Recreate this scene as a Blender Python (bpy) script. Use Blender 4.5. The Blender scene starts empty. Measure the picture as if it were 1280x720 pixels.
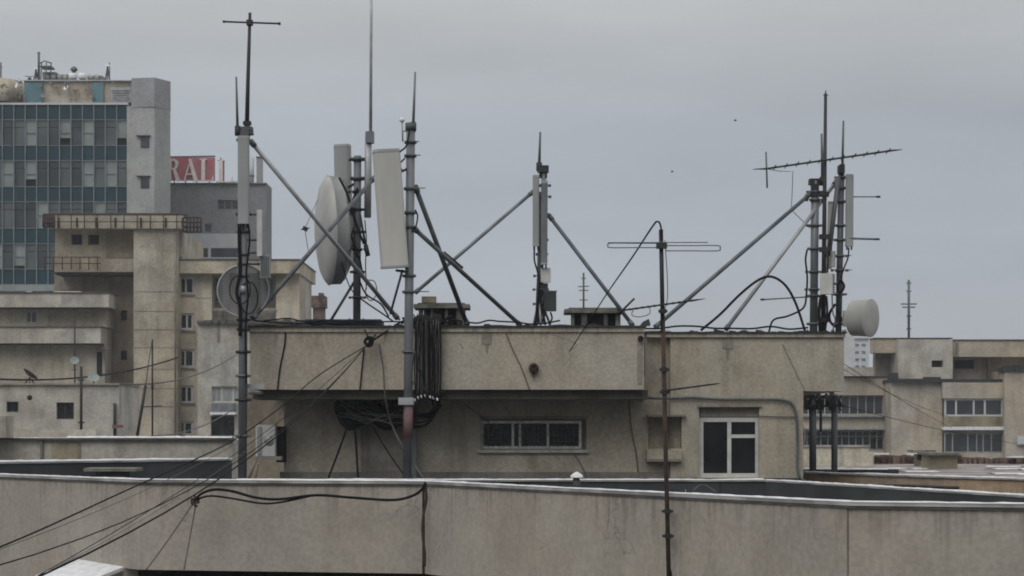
import bpy, math, random
from mathutils import Vector, Matrix, noise
R = random.Random(7)
SC = bpy.context.scene
COL = SC.collection
F, HY, CZ = 2400.0, 530.0, 30.0          # focal length in photo pixels, horizon row, camera height

# ---------------------------------------------------------------- camera, sky, sun, exposure
cam_d = bpy.data.cameras.new("camera"); cam = bpy.data.objects.new("camera", cam_d); COL.objects.link(cam)
cam.location = (0, 0, CZ); cam.rotation_euler = (math.radians(90), 0, 0)
cam_d.sensor_width = 36.0; cam_d.lens = 36.0 * F / 1280.0
cam_d.shift_y = (HY - 360.0) / 1280.0
cam_d.clip_start = 0.5; cam_d.clip_end = 6000
SC.camera = cam

SUN_EL, SUN_ROT = math.radians(46), math.radians(205)
w = bpy.data.worlds.new("World"); SC.world = w; w.use_nodes = True
nt = w.node_tree; nt.nodes.clear()
def N(t, ty, **k):
    n = t.nodes.new(ty)
    for a, b in k.items(): setattr(n, a, b)
    return n
out = N(nt, 'ShaderNodeOutputWorld'); bg = N(nt, 'ShaderNodeBackground'); bg.inputs[1].default_value = 0.1
sky = N(nt, 'ShaderNodeTexSky', sky_type='NISHITA', sun_disc=False)
sky.sun_elevation = SUN_EL; sky.sun_rotation = SUN_ROT; sky.air_density = 1.2; sky.dust_density = 3
tc = N(nt, 'ShaderNodeTexCoord'); sep = N(nt, 'ShaderNodeSeparateXYZ'); nt.links.new(tc.outputs['Generated'], sep.inputs[0])
# cloud deck: brightness rises to the zenith as under a real overcast
ramp = N(nt, 'ShaderNodeValToRGB'); nt.links.new(sep.outputs[2], ramp.inputs[0])
cr = ramp.color_ramp; cr.interpolation = 'B_SPLINE'
SKY = [(0.0, (4.0, 4.2, 4.45)), (0.045, (3.75, 4.02, 4.42)), (0.11, (3.6, 3.92, 4.42)), (0.165, (3.85, 4.12, 4.48)), (0.215, (4.6, 4.72, 4.78)), (0.32, (5.2, 5.2, 5.2)), (0.75, (10, 10, 10))]
while len(cr.elements) < len(SKY): cr.elements.new(0.5)
for e, (p, c) in zip(cr.elements, SKY): e.position = p; e.color = (*[v/10 for v in c], 1)
mapn = N(nt, 'ShaderNodeMapping'); mapn.inputs['Scale'].default_value = (2.2, 2.2, 11); nt.links.new(tc.outputs['Generated'], mapn.inputs[0])
nz = N(nt, 'ShaderNodeTexNoise'); nz.inputs['Scale'].default_value = 1.6; nz.inputs['Detail'].default_value = 6; nz.inputs['Roughness'].default_value = 0.45
nt.links.new(mapn.outputs[0], nz.inputs[0])
mr = N(nt, 'ShaderNodeMapRange'); mr.inputs[1].default_value = 0.25; mr.inputs[2].default_value = 0.75; mr.inputs[3].default_value = 8.9; mr.inputs[4].default_value = 11.8
nt.links.new(nz.outputs[0], mr.inputs[0])
mul = N(nt, 'ShaderNodeVectorMath', operation='SCALE'); nt.links.new(ramp.outputs[0], mul.inputs[0]); nt.links.new(mr.outputs[0], mul.inputs['Scale'])
# added dimming of the unseen low sky (towards -Y), deepens shade under the overhang
low = N(nt, 'ShaderNodeMapRange', interpolation_type='SMOOTHSTEP'); low.inputs[1].default_value = 0.0; low.inputs[2].default_value = 0.38; low.inputs[3].default_value = 1.0; low.inputs[4].default_value = 0.0
nt.links.new(sep.outputs[2], low.inputs[0])
bk = N(nt, 'ShaderNodeMapRange', interpolation_type='SMOOTHSTEP'); bk.inputs[1].default_value = 0.35; bk.inputs[2].default_value = -0.3; bk.inputs[3].default_value = 0.0; bk.inputs[4].default_value = 0.62
nt.links.new(sep.outputs[1], bk.inputs[0])
pr = N(nt, 'ShaderNodeMath', operation='MULTIPLY'); nt.links.new(low.outputs[0], pr.inputs[0]); nt.links.new(bk.outputs[0], pr.inputs[1])
iv = N(nt, 'ShaderNodeMath', operation='SUBTRACT'); iv.inputs[0].default_value = 1.0; nt.links.new(pr.outputs[0], iv.inputs[1])
mul2 = N(nt, 'ShaderNodeVectorMath', operation='SCALE'); nt.links.new(mul.outputs[0], mul2.inputs[0]); nt.links.new(iv.outputs[0], mul2.inputs['Scale'])
mixw = N(nt, 'ShaderNodeMixRGB'); mixw.inputs[0].default_value = 0.95
nt.links.new(sky.outputs[0], mixw.inputs[1]); nt.links.new(mul2.outputs[0], mixw.inputs[2])
nt.links.new(mixw.outputs[0], bg.inputs[0]); nt.links.new(bg.outputs[0], out.inputs[0])

sd = bpy.data.lights.new("sun", 'SUN'); sun = bpy.data.objects.new("sun", sd); COL.objects.link(sun)
sd.energy = 1.05; sd.angle = math.radians(40); sd.color = (1, 0.97, 0.93)
sun.rotation_euler = (math.radians(90) - SUN_EL, 0, -math.radians(25)); sun.location = (0, -5, 60)
SC.view_settings.view_transform = 'Standard'; SC.view_settings.look = 'None'
SC.view_settings.exposure = 0.08; SC.view_settings.gamma = 1; SC.view_settings.use_curve_mapping = False
SC.cycles.use_denoising = True; SC.cycles.filter_width = 1.9

# ---------------------------------------------------------------- materials
def base_mat(name):
    m = bpy.data.materials.new(name); m.use_nodes = True; t = m.node_tree
    return m, t, t.nodes['Principled BSDF']
def plaster(name, col, streak=0.5, patch=0.35, scale=1.0, crack=0.0, tint=(1.0, 0.93, 0.84), bump=0.25, grain=0.12, stain=0.0, drip=None):
    """weathered render: large patches, run-off streaks, blotches, hairline cracks"""
    m, t, b = base_mat(name); L = t.links.new
    c = N(t, 'ShaderNodeTexCoord')
    def noi(sc, det, vec=None, rough=0.55):
        n = N(t, 'ShaderNodeTexNoise'); n.inputs['Scale'].default_value = sc * scale; n.inputs['Detail'].default_value = det; n.inputs['Roughness'].default_value = rough
        L(vec or c.outputs['Object'], n.inputs[0]); return n.outputs[0]
    def rmp(v, a, bb, lo, hi):
        r = N(t, 'ShaderNodeMapRange'); r.interpolation_type = 'SMOOTHSTEP'
        for i, x in enumerate((a, bb, lo, hi)): r.inputs[i+1].default_value = x
        L(v, r.inputs[0]); return r.outputs[0]
    def mul(col_in, fac):
        n = N(t, 'ShaderNodeVectorMath', operation='SCALE'); L(col_in, n.inputs[0]); L(fac, n.inputs['Scale']); return n.outputs[0]
    def mp(s):
        n = N(t, 'ShaderNodeMapping'); n.inputs['Scale'].default_value = s; L(c.outputs['Object'], n.inputs[0]); return n.outputs[0]
    mix = N(t, 'ShaderNodeMixRGB'); L(rmp(noi(0.45, 3), 0.35, 0.65, 0, 1), mix.inputs[0])
    mix.inputs[1].default_value = (*col, 1); mix.inputs[2].default_value = (*[a*k for a, k in zip(col, tint)], 1)
    o = mul(mix.outputs[0], rmp(noi(1.1, 5, None, 0.6), 0.3, 0.7, 1 - patch, 1 + patch*0.4))
    o = mul(o, rmp(noi(2.4, 4, mp((1.0, 1.0, 0.13)), 0.65), 0.46, 0.72, 1.0, 1 - streak))
    o = mul(o, rmp(noi(0.9, 4, mp((1.6, 1.6, 0.05)), 0.6), 0.56, 0.62, 1.0, 1 - streak*0.28))
    o = mul(o, rmp(noi(14, 4), 0.3, 0.7, 1 - grain, 1 + grain))
    if drip:                                    # rain streaks that start at the coping and die out down the wall
        zt, ln, am = drip
        sx = N(t, 'ShaderNodeSeparateXYZ'); L(c.outputs['Object'], sx.inputs[0])
        lenv = rmp(noi(2.2, 3, mp((1.5, 1.5, 0.0)), 0.6), 0.38, 0.72, 0.05, ln)
        dz = N(t, 'ShaderNodeMath', operation='SUBTRACT'); dz.inputs[0].default_value = zt; L(sx.outputs[2], dz.inputs[1])
        q = N(t, 'ShaderNodeMath', operation='DIVIDE'); L(dz.outputs[0], q.inputs[0]); L(lenv, q.inputs[1])
        fade = rmp(q.outputs[0], 0.0, 1.0, 1.0, 0.0)
        fine = rmp(noi(7, 3, mp((1.5, 1.5, 0.02)), 0.6), 0.4, 0.62, 0.15, 1.0)
        pq = N(t, 'ShaderNodeMath', operation='MULTIPLY'); L(fade, pq.inputs[0]); L(fine, pq.inputs[1])
        o = mul(o, rmp(pq.outputs[0], 0, 1, 1.0, 1 - am))
    if stain:
        o = mul(o, rmp(noi(0.7, 6, mp((1.3, 1.3, 1.0)), 0.7), 0.58, 0.68, 1.0, 1 - stain))
    if crack:
        v = N(t, 'ShaderNodeTexVoronoi', feature='DISTANCE_TO_EDGE'); v.inputs['Scale'].default_value = 0.45 * scale
        ad = N(t, 'ShaderNodeVectorMath', operation='MULTIPLY_ADD')
        n3 = N(t, 'ShaderNodeTexNoise'); n3.inputs['Scale'].default_value = 2*scale; n3.inputs['Detail'].default_value = 5; L(c.outputs['Object'], n3.inputs[0])
        L(n3.outputs[1], ad.inputs[0]); ad.inputs[1].default_value = (0.7, 0.7, 0.7); L(c.outputs['Object'], ad.inputs[2]); L(ad.outputs[0], v.inputs[0])
        ck = rmp(v.outputs[0], 0.0, 0.006, 0.0, 1.0)
        msk = rmp(noi(0.6, 2), 0.5, 0.6, 1.0, 0.0)
        mx = N(t, 'ShaderNodeMath', operation='MAXIMUM'); L(ck, mx.inputs[0]); L(msk, mx.inputs[1])
        o = mul(o, rmp(mx.outputs[0], 0, 1, 1 - crack, 1.0))
    L(o, b.inputs['Base Color']); b.inputs['Roughness'].default_value = 0.92; b.inputs['Specular IOR Level'].default_value = 0.2
    bp = N(t, 'ShaderNodeBump'); bp.inputs['Strength'].default_value = bump; bp.inputs['Distance'].default_value = 0.02
    L(noi(9, 6, None, 0.7), bp.inputs['Height']); L(bp.outputs[0], b.inputs['Normal'])
    return m
def simple(name, col, rough=0.6, metal=0.0, var=0.25, sc=3.0, col2=None, spec=0.4, bump=0.0, stretch=(1, 1, 1)):
    m, t, b = base_mat(name); L = t.links.new
    c = N(t, 'ShaderNodeTexCoord'); mpn = N(t, 'ShaderNodeMapping'); mpn.inputs['Scale'].default_value = stretch; L(c.outputs['Object'], mpn.inputs[0])
    n = N(t, 'ShaderNodeTexNoise'); n.inputs['Scale'].default_value = sc; n.inputs['Detail'].default_value = 5; L(mpn.outputs[0], n.inputs[0])
    r = N(t, 'ShaderNodeValToRGB'); r.color_ramp.elements[0].position = 0.38; r.color_ramp.elements[1].position = 0.62
    r.color_ramp.elements[0].color = (*(col2 or [v*(1-var) for v in col]), 1); r.color_ramp.elements[1].color = (*col, 1)
    L(n.outputs[0], r.inputs[0]); L(r.outputs[0], b.inputs['Base Color'])
    b.inputs['Roughness'].default_value = rough; b.inputs['Metallic'].default_value = metal; b.inputs['Specular IOR Level'].default_value = spec
    if bump:
        bp = N(t, 'ShaderNodeBump'); bp.inputs['Strength'].default_value = bump; bp.inputs['Distance'].default_value = 0.03
        L(n.outputs[0], bp.inputs['Height']); L(bp.outputs[0], b.inputs['Normal'])
    return m
M = dict(
 stainm=plaster('run_off_stain', (.25, .22, .185), streak=.3, patch=.3),
 beam=plaster('dark_soffit_beam', (.085, .085, .075), streak=.3, patch=.35, stain=.3),  # much darker base colour than the walls around the beam
 near=plaster('near_render', (.33, .304, .268), streak=.10, patch=.12, crack=.3, tint=(1, .975, .94), grain=.09, stain=.06, drip=(29.03, 1.1, .24)),
 pent=plaster('penthouse_render', (.365, .338, .285), streak=.2, patch=.18, crack=.15, tint=(1, .965, .91), stain=.12),
 penthi=plaster('penthouse_fascia_render', (.365, .338, .288), streak=.15, patch=.12, crack=.15, tint=(1, .965, .92), stain=.09, drip=(3.72, 1.0, .35)),
 patchc=plaster('bare_cement_patch', (.235, .225, .205), streak=.3, patch=.3),
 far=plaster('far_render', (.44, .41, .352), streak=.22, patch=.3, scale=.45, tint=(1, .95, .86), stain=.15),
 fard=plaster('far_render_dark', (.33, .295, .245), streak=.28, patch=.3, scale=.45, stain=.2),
 farl=plaster('far_render_light', (.44, .425, .385), streak=.22, patch=.3, scale=.5, tint=(1, .95, .9), stain=.2),
 farr=plaster('right_render', (.42, .388, .34), streak=.22, patch=.25, scale=.45, tint=(1, .93, .83), stain=.2),
 peach=plaster('ochre_render', (.40, .32, .24), streak=.3, patch=.3, tint=(1, .93, .85)),
 cream=plaster('cream_render', (.52, .49, .41), streak=.35, patch=.2, scale=.8),
 yellow=plaster('yellow_render', (.27, .245, .18), streak=.4, patch=.4, scale=.6),
 conc=plaster('raw_concrete', (.25, .24, .215), streak=.4, patch=.3),
 plinth=plaster('plinth_cement', (.20, .195, .185), streak=.3, patch=.3),
 towerc=plaster('tower_concrete', (.36, .37, .36), streak=.12, patch=.15, scale=.4, tint=(.97, .97, 1)),
 towerg=plaster('tower_grey_cladding', (.29, .30, .31), streak=.1, patch=.12, scale=.3, tint=(1, 1, 1)),
 officeg=plaster('office_grey', (.21, .22, .225), streak=.12, patch=.15, scale=.3, tint=(1, 1, 1)),
 beige=plaster('roof_box_panel', (.38, .35, .31), streak=.2, patch=.3, scale=.6),
 bitumen=simple('bitumen', (.035, .037, .04), .85, 0, .4, 1.5, bump=.4),
 bitumenb=simple('bitumen_bluegrey', (.05, .058, .062), .8, 0, .45, .8, bump=.3),
 roofg=simple('gravel_roof', (.30, .27, .265), .95, 0, .4, .7, col2=(.13, .11, .105), bump=.6),
 brick=simple('broken_brick', (.17, .115, .09), .95, 0, .5, 2.2, col2=(.06, .045, .04), bump=.8),
 snow=simple('old_snow', (.72, .73, .75), .7, 0, .2, 6, bump=.5),
 edge=simple('coping_sheet', (.40, .40, .39), .6, .0, .4, 1.5, col2=(.2, .195, .19)),
 lip=simple('coping_shadow_lip', (.10, .095, .09), .8, 0, .4, 3),  # dark edge colour, also used as painted shade under the slab
 galv=simple('galvanised_steel', (.20, .215, .23), .55, .35, .35, 2.5, stretch=(1, 1, .3)),
 galvd=simple('dull_steel', (.13, .145, .155), .6, .35, .4, 3, stretch=(1, 1, .3)),
 galvl=simple('pale_steel', (.38, .39, .40), .5, .35, .3, 2.5),
 dark=simple('dark_metal', (.035, .036, .038), .6, .3, .4, 4),
 rust=simple('rusty_steel', (.07, .042, .03), .9, .1, .5, 7, col2=(.028, .022, .02)),
 redp=simple('worn_red_paint', (.17, .05, .055), .7, 0, .4, 6, col2=(.12, .10, .10)),
 cable=simple('black_cable', (.012, .012, .014), .85, 0, .3, 8, spec=.1),
 wire=simple('grey_wire', (.10, .10, .10), .7, 0, .3, 8),
 antw=simple('radome_offwhite', (.52, .515, .48), .5, 0, .2, 1.2, stretch=(1, 1, .25)),
 antg=simple('radome_grey', (.31, .325, .325), .55, 0, .25, 1.2, stretch=(1, 1, .3)),
 dishg=simple('dish_cover_grey', (.42, .42, .40), .6, 0, .22, 1.0),
 boxw=simple('painted_box_white', (.52, .52, .5), .5, 0, .15, 3),
 boxd=simple('painted_box_green_black', (.04, .05, .048), .6, 0, .3, 3),
 white=simple('white_frame', (.55, .55, .53), .5, 0, .2, 4),
 wframe2=simple('chipped_pale_frame', (.62, .61, .57), .7, 0, .3, 6),
 whited=simple('worn_grey_frame', (.42, .41, .38), .7, 0, .3, 4),
 glass=simple('dark_glass', (.014, .016, .018), .1, 0, .6, 1.2, spec=.3),
 glassb=simple('reflecting_glass', (.05, .06, .07), .15, 0, .5, .5, spec=.7),
 curtain=simple('net_curtain', (.30, .31, .31), .8, 0, .4, 1.5, stretch=(4, 1, .3)),
 teal=simple('teal_panel', (.10, .20, .23), .4, 0, .25, .8),
 spand=simple('dark_teal_spandrel', (.018, .05, .068), .4, 0, .2, .5, spec=.15),
 towgl=simple('tower_glass_dark', (.07, .085, .095), .3, 0, .4, .4, spec=.25),
 towgm=simple('tower_glass_mid', (.12, .14, .145), .3, 0, .3, .4, spec=.25),
 towgp=simple('tower_blind_pale', (.24, .275, .27), .6, 0, .2, .8),
 mull=simple('pale_mullion', (.20, .245, .26), .5, .1, .2, 2),
 wband=simple('white_band', (.50, .52, .53), .6, 0, .15, .6),
 red=simple('sign_red', (.42, .10, .125), .8, 0, .35, 1.2, col2=(.34, .17, .19)),
 signw=simple('sign_cream', (.74, .68, .66), .6, 0, .15, 2),
 interior=simple('dark_interior', (.012, .012, .013), .9, 0, .3, 2),
 tarp=simple('blue_black_tarp', (.02, .028, .055), .6, 0, .5, 3, bump=.5),
 ground=simple('city_ground', (.13, .13, .13), .95, 0, .35, .05),
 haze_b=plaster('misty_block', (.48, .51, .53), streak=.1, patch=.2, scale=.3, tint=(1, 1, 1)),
 lichen=simple('cap_concrete', (.17, .175, .15), .95, 0, .4, 4, col2=(.075, .08, .07), bump=.5),
 bird=simple('bird_dark', (.03, .03, .032), .8),
)

hm = bpy.data.materials.new('thin_haze'); hm.use_nodes = True; ht = hm.node_tree; ht.nodes.remove(ht.nodes['Principled BSDF'])
pv = ht.nodes.new('ShaderNodeVolumePrincipled'); pv.inputs['Color'].default_value = (.86, .9, .95, 1); pv.inputs['Density'].default_value = 0.0004
ht.links.new(pv.outputs[0], ht.nodes['Material Output'].inputs['Volume']); M['haze'] = hm
# ---------------------------------------------------------------- geometry helpers
def A(px, py, D): return Vector(((px-640)/F*D, D, CZ-(py-HY)/F*D))
def X(px, D): return (px-640)/F*D
def Z(py, D): return CZ-(py-HY)/F*D
class MB:
    def __init__(s): s.v = []; s.f = []; s.sm = []
    def add(s, vs, fs, smooth=False):
        o = len(s.v); s.v += [tuple(p) for p in vs]; s.f += [tuple(i+o for i in f) for f in fs]; s.sm += [smooth]*len(fs); return s
    def box(s, x0, x1, y0, y1, z0, z1):
        return s.add([(x, y, z) for z in (z0, z1) for y in (y0, y1) for x in (x0, x1)],
              [(0, 2, 3, 1), (4, 5, 7, 6), (0, 1, 5, 4), (2, 6, 7, 3), (0, 4, 6, 2), (1, 3, 7, 5)])
    def pbox(s, a, b, c, d, D, dep):           # photo-aligned front face at distance D, real depth
        return s.box(X(a, D), X(b, D), D, D+dep, Z(d, D), Z(c, D))
    def obox(s, c, h, rot):
        vs = [Vector(c) + rot @ Vector((x*h[0], y*h[1], z*h[2])) for z in (-1, 1) for y in (-1, 1) for x in (-1, 1)]
        return s.add(vs, [(0, 2, 3, 1), (4, 5, 7, 6), (0, 1, 5, 4), (2, 6, 7, 3), (0, 4, 6, 2), (1, 3, 7, 5)])
    def cbox(s, c, hx, hy, hz, rz=0, ry=0):
        return s.obox(c, (hx, hy, hz), Matrix.Rotation(rz, 3, 'Z') @ Matrix.Rotation(ry, 3, 'Y'))
    def tube(s, pts, r, n=8, caps=True):
        pts = [Vector(p) for p in pts]; k = len(pts); rs = r if isinstance(r, (list, tuple)) else [r]*k
        vs = []; up = None
        for i, p in enumerate(pts):
            d = (pts[min(i+1, k-1)] - pts[max(i-1, 0)])
            d = d.normalized() if d.length > 1e-9 else Vector((0, 0, 1))
            if up is None: up = Vector((0, 1, 0)) if abs(d.y) < .9 else Vector((1, 0, 0))
            a = d.cross(up)
            if a.length < 1e-6: a = d.cross(Vector((1, 0.3, 0)))
            a.normalize(); bb = a.cross(d).normalized(); up = bb.copy() * -1 if False else bb
            up = bb
            a = up.cross(d).normalized() * -1
            for j in range(n):
                t = 2*math.pi*j/n; vs.append(p + (a*math.cos(t) + bb*math.sin(t))*rs[i])
        fs = [(i*n+j, i*n+(j+1) % n, (i+1)*n+(j+1) % n, (i+1)*n+j) for i in range(k-1) for j in range(n)]
        s.add(vs, fs, True)
        if caps and n > 2:
            o = len(s.v)-len(vs)
            s.f += [tuple(o+j for j in reversed(range(n))), tuple(o+(k-1)*n+j for j in range(n))]; s.sm += [False, False]
        return s
    def lathe(s, o, ax, prof, n=24, smooth=True):
        o = Vector(o); ax = Vector(ax).normalized(); a = ax.cross(Vector((0, 0, 1)))
        if a.length < 1e-4: a = Vector((1, 0, 0))
        a.normalize(); b = ax.cross(a); vs = []
        for t, r in prof:
            for j in range(n):
                q = 2*math.pi*j/n; vs.append(o + ax*t + (a*math.cos(q)+b*math.sin(q))*max(r, 1e-4))
        fs = [(i*n+j, i*n+(j+1) % n, (i+1)*n+(j+1) % n, (i+1)*n+j) for i in range(len(prof)-1) for j in range(n)]
        return s.add(vs, fs, smooth)
    def prism(s, poly, z0, z1):
        n = len(poly)
        return s.add([(x, y, z) for z in (z0, z1) for x, y in poly], [tuple(range(n))[::-1], tuple(range(n, 2*n))] + [(i, (i+1) % n, n+(i+1) % n, n+i) for i in range(n)])
    def glyph(s, poly, D, dep):                # upright outline in photo pixels, real depth
        n = len(poly); v = [A(x, y, D) for x, y in poly]; v2 = [p + Vector((0, dep, 0)) for p in v]
        return s.add(v+v2, [tuple(range(n)), tuple(range(n, 2*n))[::-1]] + [(i, n+i, n+(i+1) % n, (i+1) % n) for i in range(n)])
    def profile(s, prof, p0, p1, xd, smooth=False, taper=1.0):  # 2-D outline swept from p0 to p1
        p0, p1, xd = Vector(p0), Vector(p1), Vector(xd); d = (p1-p0).normalized(); xd = (xd - d*xd.dot(d)).normalized(); yd = d.cross(xd); n = len(prof)
        vs = [p0 + xd*x + yd*y for x, y in prof] + [p1 + xd*x*taper + yd*y*taper for x, y in prof]
        return s.add(vs, [(i, (i+1) % n, n+(i+1) % n, n+i) for i in range(n)], smooth).add(vs, [tuple(range(n))[::-1], tuple(range(n, 2*n))])
    def wall(s, x0, x1, y, z0, z1, dep, holes=(), rd=.25):     # facade with real openings
        xs = sorted({x0, x1, *[v for h in holes for v in h[:2]]}); zs = sorted({z0, z1, *[v for h in holes for v in h[2:]]})
        for i in range(len(xs)-1):
            for j in range(len(zs)-1):
                cx, cz = (xs[i]+xs[i+1])/2, (zs[j]+zs[j+1])/2
                yy = y
                if any(h[0] < cx < h[1] and h[2] < cz < h[3] for h in holes): yy = y + rd
                s.add([(xs[i], yy, zs[j]), (xs[i+1], yy, zs[j]), (xs[i+1], yy, zs[j+1]), (xs[i], yy, zs[j+1])], [(0, 1, 2, 3)])
        for a, b, c, d in holes:
            v = [(a, y, c), (b, y, c), (b, y, d), (a, y, d), (a, y+rd, c), (b, y+rd, c), (b, y+rd, d), (a, y+rd, d)]
            s.add(v, [(0, 4, 5, 1), (1, 5, 6, 2), (2, 6, 7, 3), (3, 7, 4, 0)])
        v = [(x0, y, z0), (x1, y, z0), (x1, y, z1), (x0, y, z1), (x0, y+dep, z0), (x1, y+dep, z0), (x1, y+dep, z1), (x0, y+dep, z1)]
        return s.add(v, [(0, 1, 5, 4), (1, 2, 6, 5), (3, 7, 6, 2), (0, 4, 7, 3), (4, 5, 6, 7)])
    def pwall(s, a, b, c, d, D, dep, holes=(), rd=.25):
        return s.wall(X(a, D), X(b, D), D, Z(d, D), Z(c, D), dep, [(X(h[0], D), X(h[1], D), Z(h[3], D), Z(h[2], D)) for h in holes], rd)
    def ribbon(s, pts, off, z0, z1):           # upright band along a plan polyline, thickness off (to +normal side)
        pts = [Vector((p[0], p[1])) for p in pts]; k = len(pts); q = []
        for i in range(k):
            d1 = (pts[i]-pts[i-1]).normalized() if i else (pts[1]-pts[0]).normalized()
            d2 = (pts[i+1]-pts[i]).normalized() if i < k-1 else d1
            n1 = Vector((-d1.y, d1.x)); n2 = Vector((-d2.y, d2.x)); m = (n1+n2).normalized(); q.append(pts[i] + m*off/max(.4, m.dot(n1)))
        vs = []
        for i in range(k):
            zt = z1[i] if isinstance(z1, list) else z1
            vs += [(*pts[i], z0), (*q[i], z0), (*q[i], zt), (*pts[i], zt)]
        fs = [(4*i+j, 4*(i+1)+j, 4*(i+1)+(j+1) % 4, 4*i+(j+1) % 4) for i in range(k-1) for j in range(4)]
        return s.add(vs, fs + [(0, 1, 2, 3), (4*k-1, 4*k-2, 4*k-3, 4*k-4)])
    def build(s, name, mat, parent=None):
        me = bpy.data.meshes.new(name); off = parent_world(parent)
        me.from_pydata([(v[0]-off[0], v[1]-off[1], v[2]-off[2]) for v in s.v], [], s.f)
        me.polygons.foreach_set('use_smooth', s.sm); me.materials.append(M[mat]); me.update()
        o = bpy.data.objects.new(name, me); COL.objects.link(o)
        if parent: o.parent = parent
        else:
            c = Vector([sum(v[i] for v in s.v)/len(s.v) for i in range(3)]); c.z = min(v[2] for v in s.v)
            for vv in me.vertices: vv.co -= c
            o.location = c
        return o
def parent_world(p):
    v = Vector((0, 0, 0))
    while p: v += p.location; p = p.parent
    return v
def tag(o, label, cat, group=None, kind=None):
    o['label'] = label; o['category'] = cat
    if group: o['group'] = group
    if kind: o['kind'] = kind
    return o
def thing(name, loc, label, cat, group=None):
    o = bpy.data.objects.new(name, None); COL.objects.link(o); o.location = loc; o.empty_display_size = .3
    return tag(o, label, cat, group)
def struct(o, kind='structure', label=None, cat=None):
    o['kind'] = kind
    if label: o['label'] = label; o['category'] = cat
    return o
def part(name, mat, parent, fn, label=None):
    m = MB(); fn(m); o = m.build(name, mat, parent)
    if label: o['label'] = label
    return o
def rrect(w, d, r=.03, k=3):
    pts = []
    for cx, cy, a0 in ((w/2-r, d/2-r, 0), (-w/2+r, d/2-r, 90), (-w/2+r, -d/2+r, 180), (w/2-r, -d/2+r, 270)):
        for i in range(k+1):
            a = math.radians(a0+90*i/k); pts.append((cx+r*math.cos(a), cy+r*math.sin(a)))
    return pts
def curve(pts, n=8):                            # smooth line through the points
    P = [Vector(p) for p in pts]; P = [P[0]*2-P[1]] + P + [P[-1]*2-P[-2]]; o = []
    for i in range(1, len(P)-2):
        for j in range(n):
            t = j/n; o.append(.5*((2*P[i]) + (P[i+1]-P[i-1])*t + (2*P[i-1]-5*P[i]+4*P[i+1]-P[i+2])*t*t + (3*P[i]-P[i-1]-3*P[i+1]+P[i+2])*t**3))
    return o + [P[-2]]
def sagline(p0, p1, sag, n=14):
    p0, p1 = Vector(p0), Vector(p1)
    return [p0.lerp(p1, i/n) - Vector((0, 0, sag*4*(i/n)*(1-i/n))) for i in range(n+1)]
CAB = 'loose cables strung over the roofs'
def cable(pts, r, label, mat='cable', sag=None, n=6, group=CAB):
    p = sagline(pts[0], pts[1], sag) if sag is not None else curve(pts)
    m = MB().tube(p, r, n); return tag(m.build('cable', mat), label, 'cable', group)
def window(parent, a, b, c, d, D, cols=(0.5,), rows=(), fr='white', gl='glass', t=1.2, dep=.08, set_=.0, grille=None):
    """framed sash window, photo rectangle a-b x c-d standing at distance D"""
    x0, x1, z0, z1 = X(a, D), X(b, D), Z(d, D), Z(c, D); T = t*D/F
    def fm(m):
        m.box(x0, x0+T, D, D+dep, z0, z1); m.box(x1-T, x1, D, D+dep, z0, z1)
        m.box(x0+T, x1-T, D, D+dep, z1-T, z1); m.box(x0+T, x1-T, D, D+dep, z0, z0+T)
        for q in cols:
            xc = x0+(x1-x0)*q; m.box(xc-T*.45, xc+T*.45, D+.004, D+dep, z0+T, z1-T)
        for q in rows:
            qa, qb, qh = q; zc = z1-(z1-z0)*qh; m.box(x0+(x1-x0)*qa+T*.5, x0+(x1-x0)*qb-T*.5, D+.002, D+dep, zc-T*.4, zc+T*.4)
    o = part('window', fr, parent, fm)
    part('pane', gl, o, lambda m: m.box(x0+T, x1-T, D+dep*.5, D+dep*.8, z0+T, z1-T))
    return o

# ---------------------------------------------------------------- ground
g = MB().add([(-4000, -600, 0), (4000, -600, 0), (4000, 5000, 0), (-4000, 5000, 0)], [(0, 1, 2, 3)]).build('ground', 'ground'); g['kind'] = 'structure'

SNOW = MB()                                     # thin leftover snow on the copings, gathered as one stuff object
def snowline(p0, p1, wd, th, seed=0, cover=.8, off=0.0, step=.14):
    p0, p1 = Vector(p0), Vector(p1); L = (p1-p0).length; n = max(2, int(L/step)); d = (p1-p0)/n; nrm = Vector((-d.y, d.x, 0)).normalized()
    prev = None; run = []
    def flush():
        if len(run) > 1:
            vs = []
            for p, h, ww in run:
                vs += [p + nrm*(off), p + nrm*off + Vector((0, 0, h*.7)), p + nrm*(off+ww*.4) + Vector((0, 0, h)), p + nrm*(off+ww)]
            SNOW.add(vs, [(4*i+j, 4*(i+1)+j, 4*(i+1)+j+1, 4*i+j+1) for i in range(len(run)-1) for j in range(3)], True)
        run.clear()
    for i in range(n+1):
        p = p0 + d*i; q = noise.noise(Vector((i*step*.9+seed*7.3, seed, 0))) * .5 + .5; q2 = noise.noise(Vector((i*step*5, seed+3, 0)))
        h = th*(.35 + .9*q + .35*q2)
        if q < 1-cover-.12: flush(); continue
        run.append((p, max(.006, h), wd*(.6+.4*q)))
    flush()

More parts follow.
